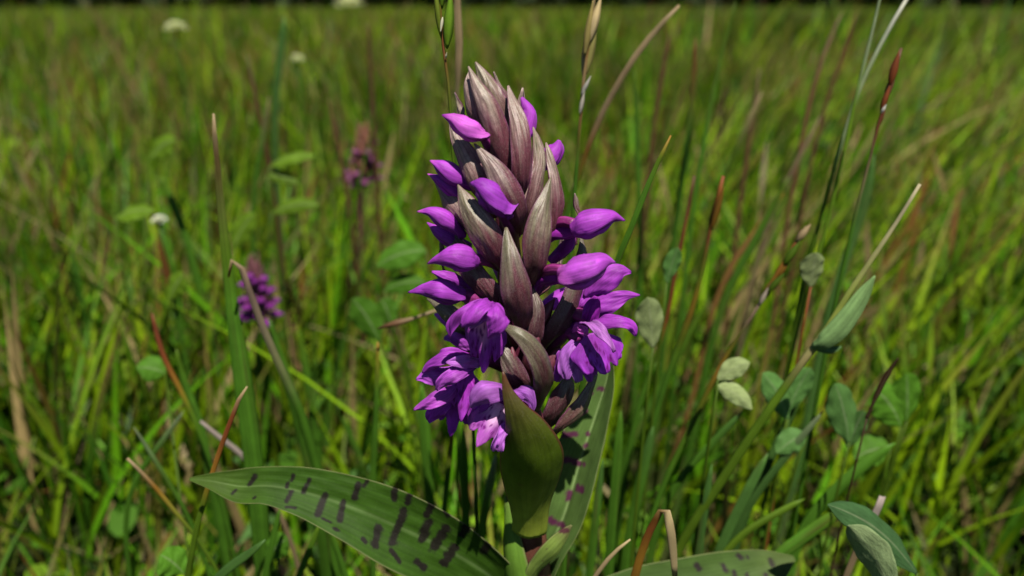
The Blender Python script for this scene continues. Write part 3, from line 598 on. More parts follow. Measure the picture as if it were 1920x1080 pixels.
# folded petals that close the gaps between the lower flowers
petal([(1128, 548, -.35, 8), (1112, 556, -.4, 34), (1092, 572, -.4, 40), (1070, 596, -.2, 20)], f4, 'petal', (.2, -1, .6), .7, col=PURP * .9, wave=.07)
petal([(1100, 660, -.55, 10), (1094, 640, -.6, 34), (1084, 615, -.55, 36), (1066, 598, -.3, 16)], f4, 'petal', (.3, -1, .2), .6, col=MAG * 1.2, wave=.07)
petal([(1044, 716, -.8, 10), (1050, 694, -.85, 30), (1060, 668, -.8, 34), (1070, 646, -.6, 16)], f5, 'sepal', (-.3, -1, .3), .6, col=PURP * A(.9, 1.2, .95), wave=.07)
petal([(1108, 716, -.9, 12), (1106, 694, -.95, 30), (1102, 668, -.9, 32), (1094, 644, -.7, 14)], f5, 'sepal', (.2, -1, .3), .6, col=PURP * A(.95, 1.4, 1), wave=.08)
petal([(832, 634, -.3, 8), (846, 632, -.35, 20), (864, 640, -.35, 26), (890, 655, -.2, 16)], f2, 'petal', (-.2, -1, .6), .7, col=PURP * A(1, 1.4, 1), wave=.05)
petal([(802, 790, -1.1, 10), (814, 772, -1.15, 34), (832, 752, -1.1, 36), (856, 728, -.9, 16)], f2, 'petal', (-.3, -1, .4), .5, col=MAG * A(1.3, 2, 1.4), wave=.09)
petal([(884, 800, -1.3, 10), (886, 778, -1.35, 30), (892, 752, -1.3, 32), (905, 725, -1.0, 14)], f2, 'petal', (-.1, -1, .3), .5, col=PURP * .85, wave=.08)
# flowers round the back
for py, ang in ((420, 70), (520, 110), (600, 40), (680, 95), (640, 150)):
    a = math.radians(ang); ax = axis(py); o3 = np.array([math.cos(a), math.sin(a), 0.1]); sd = nseed()
    c = [(*(ax + o3 * 1.9), .04), (*(ax + o3 * 1.65), .28), (*(ax + o3 * 1.3), .45), (*(ax + o3 * .9), .3), (*(ax + o3 * .1 + A(0, 0, -.4)), .2)]
    V, F, uv, C, tr = tube(c, 24, 18, .9, (0, 0, 1), 3, .16, lambda u, t: petal_col(sd, PURP, WINE)(u * 0 + .2, t), sd)
    mesh_obj('flower_bud', V, F, M_PETAL, orchid, BASE, C, uv, tris=tr)

# spotted leaves ----------------------------------------------------
def px_spots(zoom, x0, y0, rows_):
    return [(x0 + a / zoom, y0 + b / zoom, x0 + c_ / zoom, y0 + d / zoom, w_ / zoom) for a, b, c_, d, w_ in rows_]
def spotted(V, C, spots, sp, strength=.94):
    """stain the leaf with oblong blotches; each one runs between two points of the leaf (found where the photo shows them)"""
    n = len(V) // 2; T_ = V[:n]; d = T_ - CAM; dz = d @ _f
    px = 960 + FPX * d[:, 0] / dz; py = 540 - FPX * (d @ _u) / dz
    mk = np.zeros(n)
    for k, (a, b, c_, e, w_) in enumerate(spots):
        A_ = T_[np.argmin((px - a) ** 2 + (py - b) ** 2)]; B_ = T_[np.argmin((px - c_) ** 2 + (py - e) ** 2)]
        ab = B_ - A_; h = np.clip(((T_ - A_) @ ab) / (ab @ ab + 1e-9), 0, 1)
        r = w_ * W(A_) * .5 * (1 + .42 * hnoise(900 + k, T_[:, 0] * 16, T_[:, 2] * 16, T_[:, 1] * 9))
        dist = np.linalg.norm(T_ - A_ - h[:, None] * ab, axis=1); mk = np.maximum(mk, 1 - sstep(.62, 1.2, dist / r))
    mk = np.concatenate([mk, mk]) * strength; return mix(C, np.tile(sp, (len(C), 1)), mk)
def leafcol(top=A(.026, .066, .005), tip=A(.050, .088, .011), rib=.25, sd=4):
    def cf(u, t):
        x = np.tile(top, (len(u), 1)) * (1 + .12 * hnoise(sd, u * 3, t * 4))[:, None]
        x = x * (1 + .07 * np.sin(u * 46 + .4 * hnoise(sd + 9, t * 5)))[:, None]
        x = mix(x, np.tile(tip, (len(u), 1)), (1 - sstep(.0, .25, t)) * .8)
        x = mix(x, np.tile(A(.20, .29, .11), (len(u), 1)), rib * np.exp(-(u / .05) ** 2))
        x = mix(x, np.tile(A(.2, .2, .09), (len(u), 1)), .6 * sstep(.955, .99, np.abs(u)))
        return x
    return cf
# the big leaf reaching out to the left
SPOT = A(.010, .006, .007)
SP = px_spots(2., 240, 540, [(455, 735, 475, 705, 22), (390, 770, 405, 758, 14), (470, 790, 480, 785, 9), (612, 722, 620, 703, 16), (594, 745, 597, 732, 18), (595, 798, 612, 765, 24), (595, 822, 628, 825, 12), (660, 762, 680, 718, 20), (715, 850, 742, 780, 27), (795, 865, 808, 800, 27), (850, 790, 862, 738, 27), (885, 740, 897, 725, 19), (730, 865, 760, 880, 10), (770, 900, 788, 908, 14),
    (995, 790, 1008, 748, 27), (1045, 805, 1062, 760, 27), (995, 955, 1035, 835, 36), (930, 960, 937, 905, 36), (1120, 850, 1145, 790, 33), (1105, 935, 1125, 880, 40), (1150, 970, 1190, 900, 42), (1195, 850, 1210, 815, 28), (1255, 925, 1285, 870, 36), (1335, 990, 1370, 930, 40), (1185, 1030, 1225, 975, 42), (880, 940, 890, 955, 18), (985, 985, 1020, 1025, 20), (1085, 1025, 1110, 1050, 28)])
c = ctrl_px([(355, 898, .2, 5), (400, 903, .15, 32), (452, 912, .1, 62), (500, 911, .05, 68), (560, 920, 0, 86), (660, 952, -.05, 116), (760, 994, -.1, 140), (860, 1042, -.1, 140), (940, 1098, -.05, 112), (990, 1180, .1, 80)])
nn_ = np.array([(-.2, -1, 1.1), (-.2, -1, 1.1), (-.2, -1, 1.0), (-.15, -1, .95), (-.15, -1, .9), (-.1, -1, .7), (-.15, -1, .45), (-.25, -1, .25), (-.3, -1, .15), (-.3, -1, .1)])
c = np.concatenate([c, nrm(nn_)], 1)
V, F, uv, C = surf(c, None, 320, 90, -.42, -.06, .05, 1.6, .035, 4, leafcol())
C = spotted(V, C, SP, SPOT)
o = mesh_obj('leaf', V, F, M_LEAF, orchid, BASE, C, uv); o['label'] = 'long pointed green leaf with dark purple spots reaching sideways'
# the upright leaf behind the stem on the right
SP2 = px_spots(2., 960, 540, [(255, 470, 275, 462, 20), (325, 375, 340, 380, 22), (300, 398, 302, 394, 12), (190, 550, 240, 552, 26), (280, 545, 288, 545, 20), (272, 592, 280, 590, 22), (200, 640, 250, 655, 28), (270, 660, 272, 662, 16), (212, 785, 218, 765, 30), (245, 750, 260, 760, 36), (140, 870, 160, 880, 32), (180, 885, 195, 895, 30)])
c = ctrl_px([(1146, 672, 1.6, 10), (1138, 710, 1.55, 40), (1118, 775, 1.4, 66), (1096, 840, 1.15, 84), (1078, 900, .95, 92), (1060, 960, .75, 88), (1030, 1030, .6, 70), (1005, 1110, .45, 56)])
V, F, uv, C = surf(c, (-.40, -1, .40), 140, 40, -.15, -.95, .03, 1.2, .035, 8, leafcol(A(.075, .135, .032), A(.085, .145, .04), .9, 12))
C = spotted(V, C, SP2, A(.085, .014, .055))
o = mesh_obj('leaf', V, F, M_LEAF, orchid, BASE, C, uv); o['label'] = 'upright folded spotted leaf behind the stem'
c = ctrl_px([(1136, 790, 1.2, 5), (1126, 830, 1.1, 22), (1105, 890, 1.0, 32), (1075, 965, .85, 32), (1030, 1060, .6, 30)])
V, F, uv, C = surf(c, (.3, -1, .2), 40, 12, .6, 0, .02, 1, .03, 9, leafcol(A(.07, .14, .045), A(.14, .22, .10), .1, 13))
mesh_obj('leaf', V, F, M_LEAF, orchid, BASE, C, uv)
c = ctrl_px([(1072, 985, -.5, 4), (1058, 1002, -.55, 22), (1036, 1030, -.6, 36), (1010, 1062, -.5, 34), (990, 1110, -.2, 30)])
V, F, uv, C = surf(c, (.5, -1, .6), 60, 20, .5, 0, .02, 1.2, .03, 10, leafcol(A(.16, .23, .045), A(.12, .10, .05), .15, 14))
C = spotted(V, C, px_spots(2.7, 840, 680, [(575, 850, 600, 850, 34), (500, 945, 502, 940, 7), (478, 1005, 482, 1003, 9)]), A(.07, .02, .03))
mesh_obj('leaf', V, F, M_LEAF, orchid, BASE, C, uv)
c = ctrl_px([(946, 930, .3, 4), (952, 965, .1, 22), (956, 1020, -.25, 42), (964, 1080, -.42, 54), (975, 1140, -.3, 60)])
V, F, uv, C = surf(c, (-.5, -1, .1), 40, 14, .9, 0, .015, 1, .03, 11, leafcol(A(.09, .18, .02), A(.1, .15, .03), .0, 15))
mesh_obj('leaf', V, F, M_LEAF, orchid, BASE, C, uv)
# low leaf on the right, only its far rim comes into view
SP3 = px_spots(2., 960, 540, [(850, 1000, 860, 1012, 20), (880, 1008, 884, 1014, 14), (965, 1018, 978, 1040, 22), (690, 1038, 702, 1056, 22), (785, 1038, 802, 1060, 20), (826, 1066, 834, 1080, 20), (880, 1072, 884, 1080, 18), (950, 1076, 956, 1088, 20)])
c = ctrl_px([(1490, 1046, 1.6, 8), (1450, 1062, 1.4, 60), (1380, 1085, 1.1, 100), (1290, 1105, .8, 110), (1190, 1120, .6, 100), (1090, 1150, .5, 80), (1010, 1190, .4, 60)])
V, F, uv, C = surf(c, (.1, -1, 1.2), 120, 40, -.4, 0, .03, 1.2, .035, 16, leafcol(A(.045, .085, .016), A(.07, .10, .025), .1, 17))
C = spotted(V, C, SP3, A(.02, .012, .015))
mesh_obj('leaf', V, F, M_LEAF, orchid, BASE, C, uv)
#HEROES
# ================================================================== SINGLE GRASSES AND HERBS
def foot(p, prev, spread=.35):
    """where a stalk that leaves the picture at p goes on down into the ground"""
    d = nrm(p - prev); k = max(p[2] + 1, .5)
    return np.array([p[0] + np.clip(d[0] / max(-d[2], .3), -.6, .6) * k * spread, p[1] + .02 * k, -1.0])
def build_line(pts):
    """pts: px, py, depth, width px, colour -> control rows with a foot in the ground, colours at chord length"""
    c = [list(P(a[0], a[1], a[2])) for a in pts]; c = [x + [pts[i][3] * W(np.array(x))] for i, x in enumerate(c)]
    a, b = np.array(c[-1][:3]), np.array(c[-2][:3]); f = foot(a, b)
    mid_ = (a + f) / 2 + (a - b) * .05
    c += [[*mid_, c[-1][3] * .95], [*f, c[-1][3] * .7]]
    cols = [p[4] for p in pts] + [pts[-1][4] * .9, A(.10, .10, .04)]
    c = np.array(c); d = np.concatenate([[0], np.cumsum(np.linalg.norm(np.diff(c[:, :3], axis=0), axis=1))]); d /= d[-1]
    cols = np.array(cols) * 1.1
    cf = lambda u, t: np.stack([np.interp(t, d, cols[:, k]) for k in range(3)], -1)
    return c, cf, f
def blade(label, pts, group=None, facing=(0, -1, .3), cup=.5, fold=.15, name='grass_shoot', rows=46, cols=6, cat='grass', twist=0., ridge=.25, thick=.02):
    c, cf, f = build_line(pts); sd = nseed()
    def cc(u, t):
        x = cf(u, t); x = x * (1 - ridge * np.exp(-(u / .12) ** 2) + .12 * hnoise(sd, u * 6, t * 3) + .10 * np.sin(u * 13))[:, None]
        k = np.clip(hnoise(sd + 2, t * 9, u) - .45, 0, 1) * .8; return mix(x, np.tile(BROWN, (len(u), 1)), k)
    V, F, uv, C = surf(c, nrm(facing), rows, cols, cup, fold, .0, 2, thick, sd, cc, twist=twist)
    return tag(mesh_obj(name, V, F, M_GRASS, None, f, C, uv), label, cat, group)
def culm(label, pts, group=None, spikelets=(), name='grass_stalk', cat='grass stalk', nodes=()):
    """a round grass stalk; spikelets: (tip px,py) (base px,py) depth width colour"""
    c, cf, f = build_line(pts); sd = nseed()
    V, F, uv, C, tr = tube(c, 8, 40, 1, (0, -1, .2), 0, 0, cf, sd)
    if not spikelets:
        return tag(mesh_obj(name, V, F, M_GRASS, None, f, C, uv, tris=tr), label, cat, group)
    root = tag(empty(name, f), label, cat, group)
    mesh_obj('stalk', V, F, M_GRASS, root, f, C, uv, tris=tr)
    for tp, bp, Y, wd, col in spikelets:
        a, b = P(tp[0], tp[1], Y), P(bp[0], bp[1], Y + .05); m_ = (a + b) / 2; k = W(m_)
        cc = [(*a, .01), (*(a * .75 + b * .25), wd * k * .6), (*m_, wd * k), (*(a * .2 + b * .8), wd * k * .85), (*b, wd * k * .3)]
        V, F, uv, C, tr = tube(cc, 10, 14, .7, (0, -1, .2), 2, .1, lambda u, t: np.tile(col, (len(u), 1)) * (1 + .3 * np.sin(u * 9))[:, None], nseed())
        mesh_obj('spikelet', V, F, M_GRASS, root, f, C, uv, tris=tr)
    return root

blade('tall green grass blade with tan tip crossing the small purple orchid', [(400, 213, 4, 4, TAN), (402, 250, 4, 8, TAN * .9), (406, 300, 4.1, 10, A(.14, .09, .03)), (412, 370, 4.2, 14, A(.12, .14, .03)), (422, 470, 4.2, 18, LIME), (434, 580, 4.2, 23, GREEN * 1.5), (450, 700, 4.2, 30, GREEN * 1.4), (468, 830, 4.2, 34, GREEN * 1.3), (482, 950, 4.2, 34, GREEN * 1.1), (492, 1080, 4.2, 30, GREEN * .9)], fold=.25, facing=(.15, -1, .4))
blade('green grass blade beside the tall tan-tipped blade', [(452, 600, 4.6, 3, LIME), (462, 690, 4.6, 12, GREEN), (476, 800, 4.6, 16, GREEN), (490, 930, 4.6, 16, GREEN * .8)], fold=.3)
blade('bent dry grass stalk leaning across the small purple orchid', [(428, 520, 3.6, 4, RUST), (430, 492, 3.6, 7, TAN * .8), (438, 487, 3.6, 9, TAN), (462, 535, 3.7, 12, A(.20, .14, .11)), (488, 605, 3.8, 14, A(.19, .15, .10)), (520, 680, 3.9, 15, A(.16, .17, .07)), (556, 760, 4, 17, GREEN * 1.1), (590, 870, 4.2, 18, GREEN)], fold=.2, ridge=.1)
blade('thin rust-brown grass blade behind the tip of the spotted leaf', [(463, 725, .8, 3, STRAW), (452, 740, .8, 6, TAN), (436, 778, .8, 8, RUST), (420, 820, .8, 9, RUST * .9), (398, 885, .8, 9, OCHRE), (378, 950, .8, 10, LIME * .8), (362, 1015, .8, 11, LIME * .8), (350, 1085, .8, 11, LIME * .7)], fold=.3)
blade('orange and red withered grass blade left of the small purple orchid', [(285, 588, 7, 4, REDB), (292, 625, 7, 9, REDB * 1.3), (308, 675, 7, 10, RUST), (328, 715, 7, 10, OCHRE), (355, 770, 7, 9, LIME), (380, 830, 7, 9, GREEN)], ridge=.1)
blade('yellowing grass blade slanting towards the spotted leaf', [(238, 860, 2.5, 5, TAN), (262, 884, 2.5, 7, TAN * .8), (290, 915, 2.5, 9, OCHRE * .7), (325, 958, 2.5, 9, A(.17, .17, .02)), (360, 1000, 2.5, 8, LIME * .8)], ridge=.1)
blade('pale dead grass stem lying behind the spotted leaf', [(375, 790, 6, 5, A(.27, .22, .20)), (410, 820, 6, 10, A(.27, .22, .20)), (450, 852, 6, 11, A(.24, .20, .18)), (490, 905, 6, 10, TAN * .6)], ridge=.05)
blade('slender upright grass blade with orange tip left of the orchid', [(708, 642, 5, 3, OCHRE), (708, 670, 5, 7, A(.2, .2, .02)), (706, 740, 5, 9, GREEN * 1.2), (703, 820, 5, 11, GREEN), (698, 900, 5, 12, GREEN)])
blade('broad green grass blade behind the spotted leaf', [(505, 600, 9, 4, GREEN), (530, 690, 9, 18, GREEN * 1.1), (555, 770, 9, 24, GREEN), (575, 850, 9, 26, GREEN), (590, 930, 9, 24, GREEN * .8)])
blade('blue-green grass blade below the spotted leaf', [(497, 1012, .3, 3, BLUEG * 1.2), (470, 1034, .3, 14, BLUEG), (430, 1062, .3, 18, BLUEG), (395, 1095, .3, 16, BLUEG * .8)], facing=(0, -1, 1))
blade('slim lime blade crossing low beside the spotted leaf', [(330, 655, 8, 3, LIME), (345, 720, 8, 14, GREEN * 1.2), (370, 790, 8, 18, GREEN * 1.1), (390, 880, 8, 18, GREEN)])
blade('bright green grass blade with orange tip right of the flowers', [(1258, 254, 1.2, 3, OCHRE), (1247, 275, 1.2, 6, A(.26, .12, .01)), (1236, 300, 1.2, 8, LIME), (1214, 350, 1.2, 10, GREEN * 1.4), (1188, 418, 1.2, 11, GREEN * 1.3), (1160, 485, 1.3, 12, GREEN * 1.2), (1135, 560, 1.4, 12, GREEN), (1110, 650, 1.6, 12, GREEN)], fold=.3)
blade('folded dry straw leaf hanging over in front of the grass', [(1266, 1082, -.6, 10, STRAW), (1262, 1030, -.7, 15, STRAW), (1256, 985, -.8, 16, STRAW * 1.1), (1250, 960, -.8, 14, STRAW), (1244, 954, -.75, 10, TAN), (1236, 966, -.6, 12, OCHRE * .6), (1222, 990, -.5, 14, RUST * .9), (1206, 1030, -.4, 15, OCHRE * .8), (1190, 1085, -.3, 16, OCHRE * .7)], cup=.3, fold=.1, ridge=.1, rows=60)
blade('small dry curled grass tip beside the folded straw leaf', [(1182, 1012, -.5, 3, STRAW * 1.1), (1164, 1026, -.5, 6, STRAW), (1140, 1050, -.5, 8, TAN), (1116, 1082, -.5, 8, TAN * .8)], ridge=.05)
blade('dry tan grass blade leaning right behind the flower head', [(1274, 10, 8, 5, TAN), (1240, 45, 8, 9, STRAW * .7), (1195, 100, 8, 11, TAN * .8), (1160, 155, 8, 10, TAN * .6), (1128, 215, 8, 11, TAN * .6), (1100, 285, 8, 10, OCHRE * .4), (1070, 380, 8, 11, GREEN * .8)], ridge=.1)
blade('dry tan upright blade behind the grass flower head', [(856, -60, 6, 6, TAN), (858, 20, 6, 13, TAN * .9), (861, 90, 6, 14, TAN * .8), (858, 150, 6, 9, TAN * .5), (855, 260, 6, 8, GREEN)], ridge=.1)
# grass in flower right behind the spike
culm('grass stalk with green and red flower head beside the orchid tip', [(836, -140, .9, 4, LIME), (829, -40, .9, 4, LIME), (826, 40, .9, 4, A(.2, .12, .02)), (832, 92, .9, 6, REDB * 1.4), (836, 115, .9, 7, REDB), (840, 150, .9, 6, A(.12, .11, .02)), (845, 210, .9, 7, LIME * .8), (850, 300, .9, 7, LIME * .7), (862, 420, .9, 7, GREEN)],
     spikelets=[((846, -20), (838, 90), .8, 19, LIME * 1.5), ((814, -30), (829, 74), .9, 13, A(.15, .20, .02)), ((834, -100), (828, 16), .85, 15, LIME), ((850, -10), (838, 92), 1.1, 9, REDB), ((820, -110), (828, -10), 1.0, 11, LIME * .9), ((848, -160), (836, -40), .9, 12, LIME), ((826, 60), (830, 32), .75, 6, A(.5, .47, .36)), ((838, 98), (835, 110), .8, 4, A(.5, .45, .35))])
culm('straw-coloured grass flower head standing right of the orchid tip', [(1125, -90, 4.2, 4, TAN), (1112, 20, 4.2, 5, TAN), (1100, 110, 4.2, 6, OCHRE * .6), (1093, 160, 4.2, 7, TAN), (1089, 215, 4.2, 6, REDB), (1082, 300, 4.2, 7, GREEN * 1.1), (1074, 420, 4.2, 8, GREEN)],
     spikelets=[((1128, -10), (1104, 80), 4.1, 17, STRAW * 1.5), ((1112, 0), (1096, 105), 4.1, 14, A(.3, .24, .08)), ((1120, 40), (1098, 140), 4.2, 15, A(.28, .25, .08)), ((1098, 60), (1094, 150), 4.3, 11, STRAW), ((1108, 142), (1090, 178), 4.1, 8, A(.42, .40, .36)), ((1096, 170), (1087, 214), 4.1, 8, A(.42, .38, .33)), ((1130, -110), (1114, -10), 4.2, 15, STRAW * 1.4)])
# right hand stalks, all leaning to the right
culm('pale green forked stalk rising at the right, straight branch', [(1662, -60, 6, 5, PALEG), (1640, 40, 6, 6, PALEG), (1620, 120, 6, 7, PALEG * .9), (1604, 185, 6, 6, LIME * 1.3), (1590, 250, 6, 7, LIME * 1.3), (1572, 330, 6, 7, LIME * 1.2), (1548, 430, 6, 8, LIME * 1.1), (1510, 560, 6, 8, LIME)])
culm('whitish stalk crossing the pale green forked stalk', [(1705, -10, 6.3, 7, A(.4, .4, .34)), (1672, 45, 6.3, 8, A(.42, .42, .36)), (1640, 105, 6.3, 8, PALEG), (1612, 165, 6.3, 8, PALEG), (1585, 245, 6.3, 7, PALEG * .9), (1560, 330, 6.3, 7, LIME * 1.2), (1530, 440, 6.3, 8, LIME)])
root_pts = [(1725, 345, 2.6, 6, A(.34, .30, .19)), (1684, 412, 2.6, 7, A(.34, .30, .18)), (1640, 478, 2.6, 9, A(.28, .27, .11)), (1590, 552, 2.6, 11, A(.20, .24, .05)), (1538, 635, 2.6, 14, A(.24, .28, .05)), (1524, 652, 2.6, 15, A(.36, .30, .17)), (1508, 674, 2.6, 13, A(.24, .2, .08)), (1470, 728, 2.7, 15, LIME), (1420, 800, 2.8, 17, LIME * .9), (1360, 890, 3.0, 18, LIME * .8), (1284, 1008, 3.2, 18, LIME * .75)]
c, cf, f = build_line(root_pts)
gs = tag(empty('leafy_grass_stalk', f), 'stout pale grass stalk with one folded leaf slanting across the right', 'grass stalk')
V, F, uv, C, tr = tube(c, 12, 50, 1, (0, -1, .2), 0, 0, cf, 61); mesh_obj('stalk', V, F, M_GRASS, gs, f, C, uv, tris=tr)
c = ctrl_px([(1641, 517, 2.3, 3), (1622, 548, 2.25, 24), (1596, 588, 2.2, 34), (1566, 624, 2.2, 38), (1540, 644, 2.3, 30), (1522, 650, 2.5, 12)])
V, F, uv, C = surf(c, (-.2, -1, .5), 30, 14, .4, .25, .02, 1, .02, 62, lambda u, t: np.tile(A(.15, .25, .09), (len(u), 1)) * (1 + .3 * (u > 0))[:, None] * (1 + .12 * np.sin(u * 30))[:, None])
mesh_obj('leaf', V, F, M_HERB, gs, f, C, uv)
c = ctrl_px([(1578, 650, 2.5, 3), (1560, 656, 2.45, 14), (1540, 652, 2.45, 16), (1522, 650, 2.5, 8)])
V, F, uv, C = surf(c, (0, -1, .5), 16, 8, .5, .1, .02, 1, .02, 63, lambda u, t: np.tile(A(.09, .17, .06), (len(u), 1))); mesh_obj('leaf', V, F, M_HERB, gs, f, C, uv)
RS = 'leaning stalks in the grass on the right'
culm('reddish thin stalk behind the round pale leaf', [(1302, 330, 7, 5, BROWN), (1285, 420, 7, 7, REDB), (1266, 510, 7, 8, REDB), (1252, 590, 7, 7, RUST), (1232, 660, 7, 8, LIME * .6), (1205, 740, 7, 10, GREEN)])
culm('green and ochre stalk with rusty head right of the reddish stalk', [(1356, 330, 5.5, 6, RUST), (1340, 400, 5.5, 10, OCHRE * .6), (1330, 440, 5.5, 7, REDB), (1316, 510, 5.5, 10, LIME * .8), (1300, 570, 5.5, 11, OCHRE * .6), (1276, 640, 5.5, 13, LIME * .7), (1250, 710, 5.5, 12, GREEN)], spikelets=[((1358, 350), (1334, 430), 5.4, 12, OCHRE * .5), ((1342, 370), (1330, 440), 5.6, 10, RUST)])
culm('leaning seed head with rusty spikelets above the dark grass', [(1512, 425, 4.5, 5, TAN), (1490, 460, 4.5, 8, RUST), (1462, 505, 4.5, 8, OCHRE * .6), (1438, 545, 4.5, 7, OCHRE * .5), (1424, 572, 4.5, 6, A(.3, .25, .2)), (1405, 600, 4.5, 6, BROWN), (1378, 640, 4.5, 8, LIME * .5), (1352, 685, 4.5, 9, OCHRE * .6), (1310, 770, 4.5, 11, LIME * .6), (1240, 920, 4.5, 11, GREEN)],
     spikelets=[((1520, 420), (1494, 452), 4.4, 14, TAN), ((1500, 452), (1470, 496), 4.4, 15, LIME * .7), ((1482, 480), (1452, 524), 4.5, 16, OCHRE * .55), ((1470, 512), (1440, 548), 4.4, 13, LIME * .6), ((1452, 520), (1432, 560), 4.6, 13, OCHRE * .6), ((1440, 540), (1424, 572), 4.4, 9, A(.36, .3, .24))])
culm('brown seed head leaning at the right edge over the meadow', [(1690, 90, 4.6, 6, BROWN), (1676, 140, 4.6, 8, BROWN * 1.4), (1662, 185, 4.6, 7, REDB), (1648, 228, 4.6, 7, REDB), (1640, 262, 4.6, 5, BROWN), (1625, 320, 4.6, 5, TAN * .6), (1600, 420, 4.6, 7, GREEN)],
     spikelets=[((1686, 95), (1668, 160), 4.5, 15, RUST * .9), ((1680, 130), (1660, 185), 4.6, 13, BROWN * 1.5), ((1668, 160), (1652, 210), 4.5, 11, RUST), ((1662, 196), (1652, 212), 4.4, 6, A(.55, .52, .5)), ((1660, 205), (1644, 240), 4.6, 8, REDB)])
def many(label, grp, rows_, fn=culm):
    for r_ in rows_: fn(label, r_, grp)
K = lambda x0, y0, x1, y1, Y, w_, c0, c1, bow=0: [(x0, y0, Y, w_ * .06, c0), (x0 * .93 + x1 * .07 + bow * .3, y0 * .93 + y1 * .07, Y, w_ * .38, c0), (x0 * .75 + x1 * .25 + bow, y0 * .75 + y1 * .25, Y, w_ * .8, mix(c0, c1, .3)), ((x0 + x1) / 2 + bow * 1.3, (y0 + y1) / 2, Y, w_, mix(c0, c1, .7)), (x0 * .25 + x1 * .75 + bow, y0 * .25 + y1 * .75, Y, w_, c1), (x1, y1, Y, w_, c1)]
BRN = A(.15, .075, .035); ORB = A(.19, .10, .03)
for lb, r_ in (
    ('tan and brown stalk leaning beside the pale green forked stalk', K(1580, 20, 1510, 230, 20.4, 9, TAN * .7, BRN, -6)), ('short brown stalk between the forked stalk and its tan neighbour', K(1608, 20, 1560, 160, 22.1, 8, BROWN, BRN * .8)),
    ('orange and rust stalk leaning over the rusty seed head', K(1470, 360, 1390, 470, 17, 11, OCHRE, ORB)), ('faint tan stalk in the middle of the right-leaning grass', K(1425, 125, 1395, 330, 23.8, 9, TAN * .6, BRN * .8)),
    ('dull tan stalk crossing under the whitish stalk', K(1540, 215, 1470, 350, 18.7, 9, TAN * .7, TAN * .5)), ('brown stalk beside the dry tan leaning blade', K(1255, 60, 1235, 180, 23.8, 9, BROWN, BRN * .7)),
    ('short rust-tipped stalk beside the green and ochre stalk', K(1350, 400, 1310, 480, 17, 9, ORB, LIME * .5)), ('faint brown stalk above the tall tan-tipped blade', K(462, 100, 488, 220, 23.8, 8, TAN * .4, BRN * .6)),
    ('thin brown stalk above the faded rusty orchid', K(690, 40, 700, 220, 27.2, 8, BRN * .6, BROWN)), ('thin brown stalk just left of the faded rusty orchid', K(615, 180, 645, 330, 25.5, 8, BRN * .8, BROWN))):
    culm(lb, r_, 'brown stalks in the meadow')
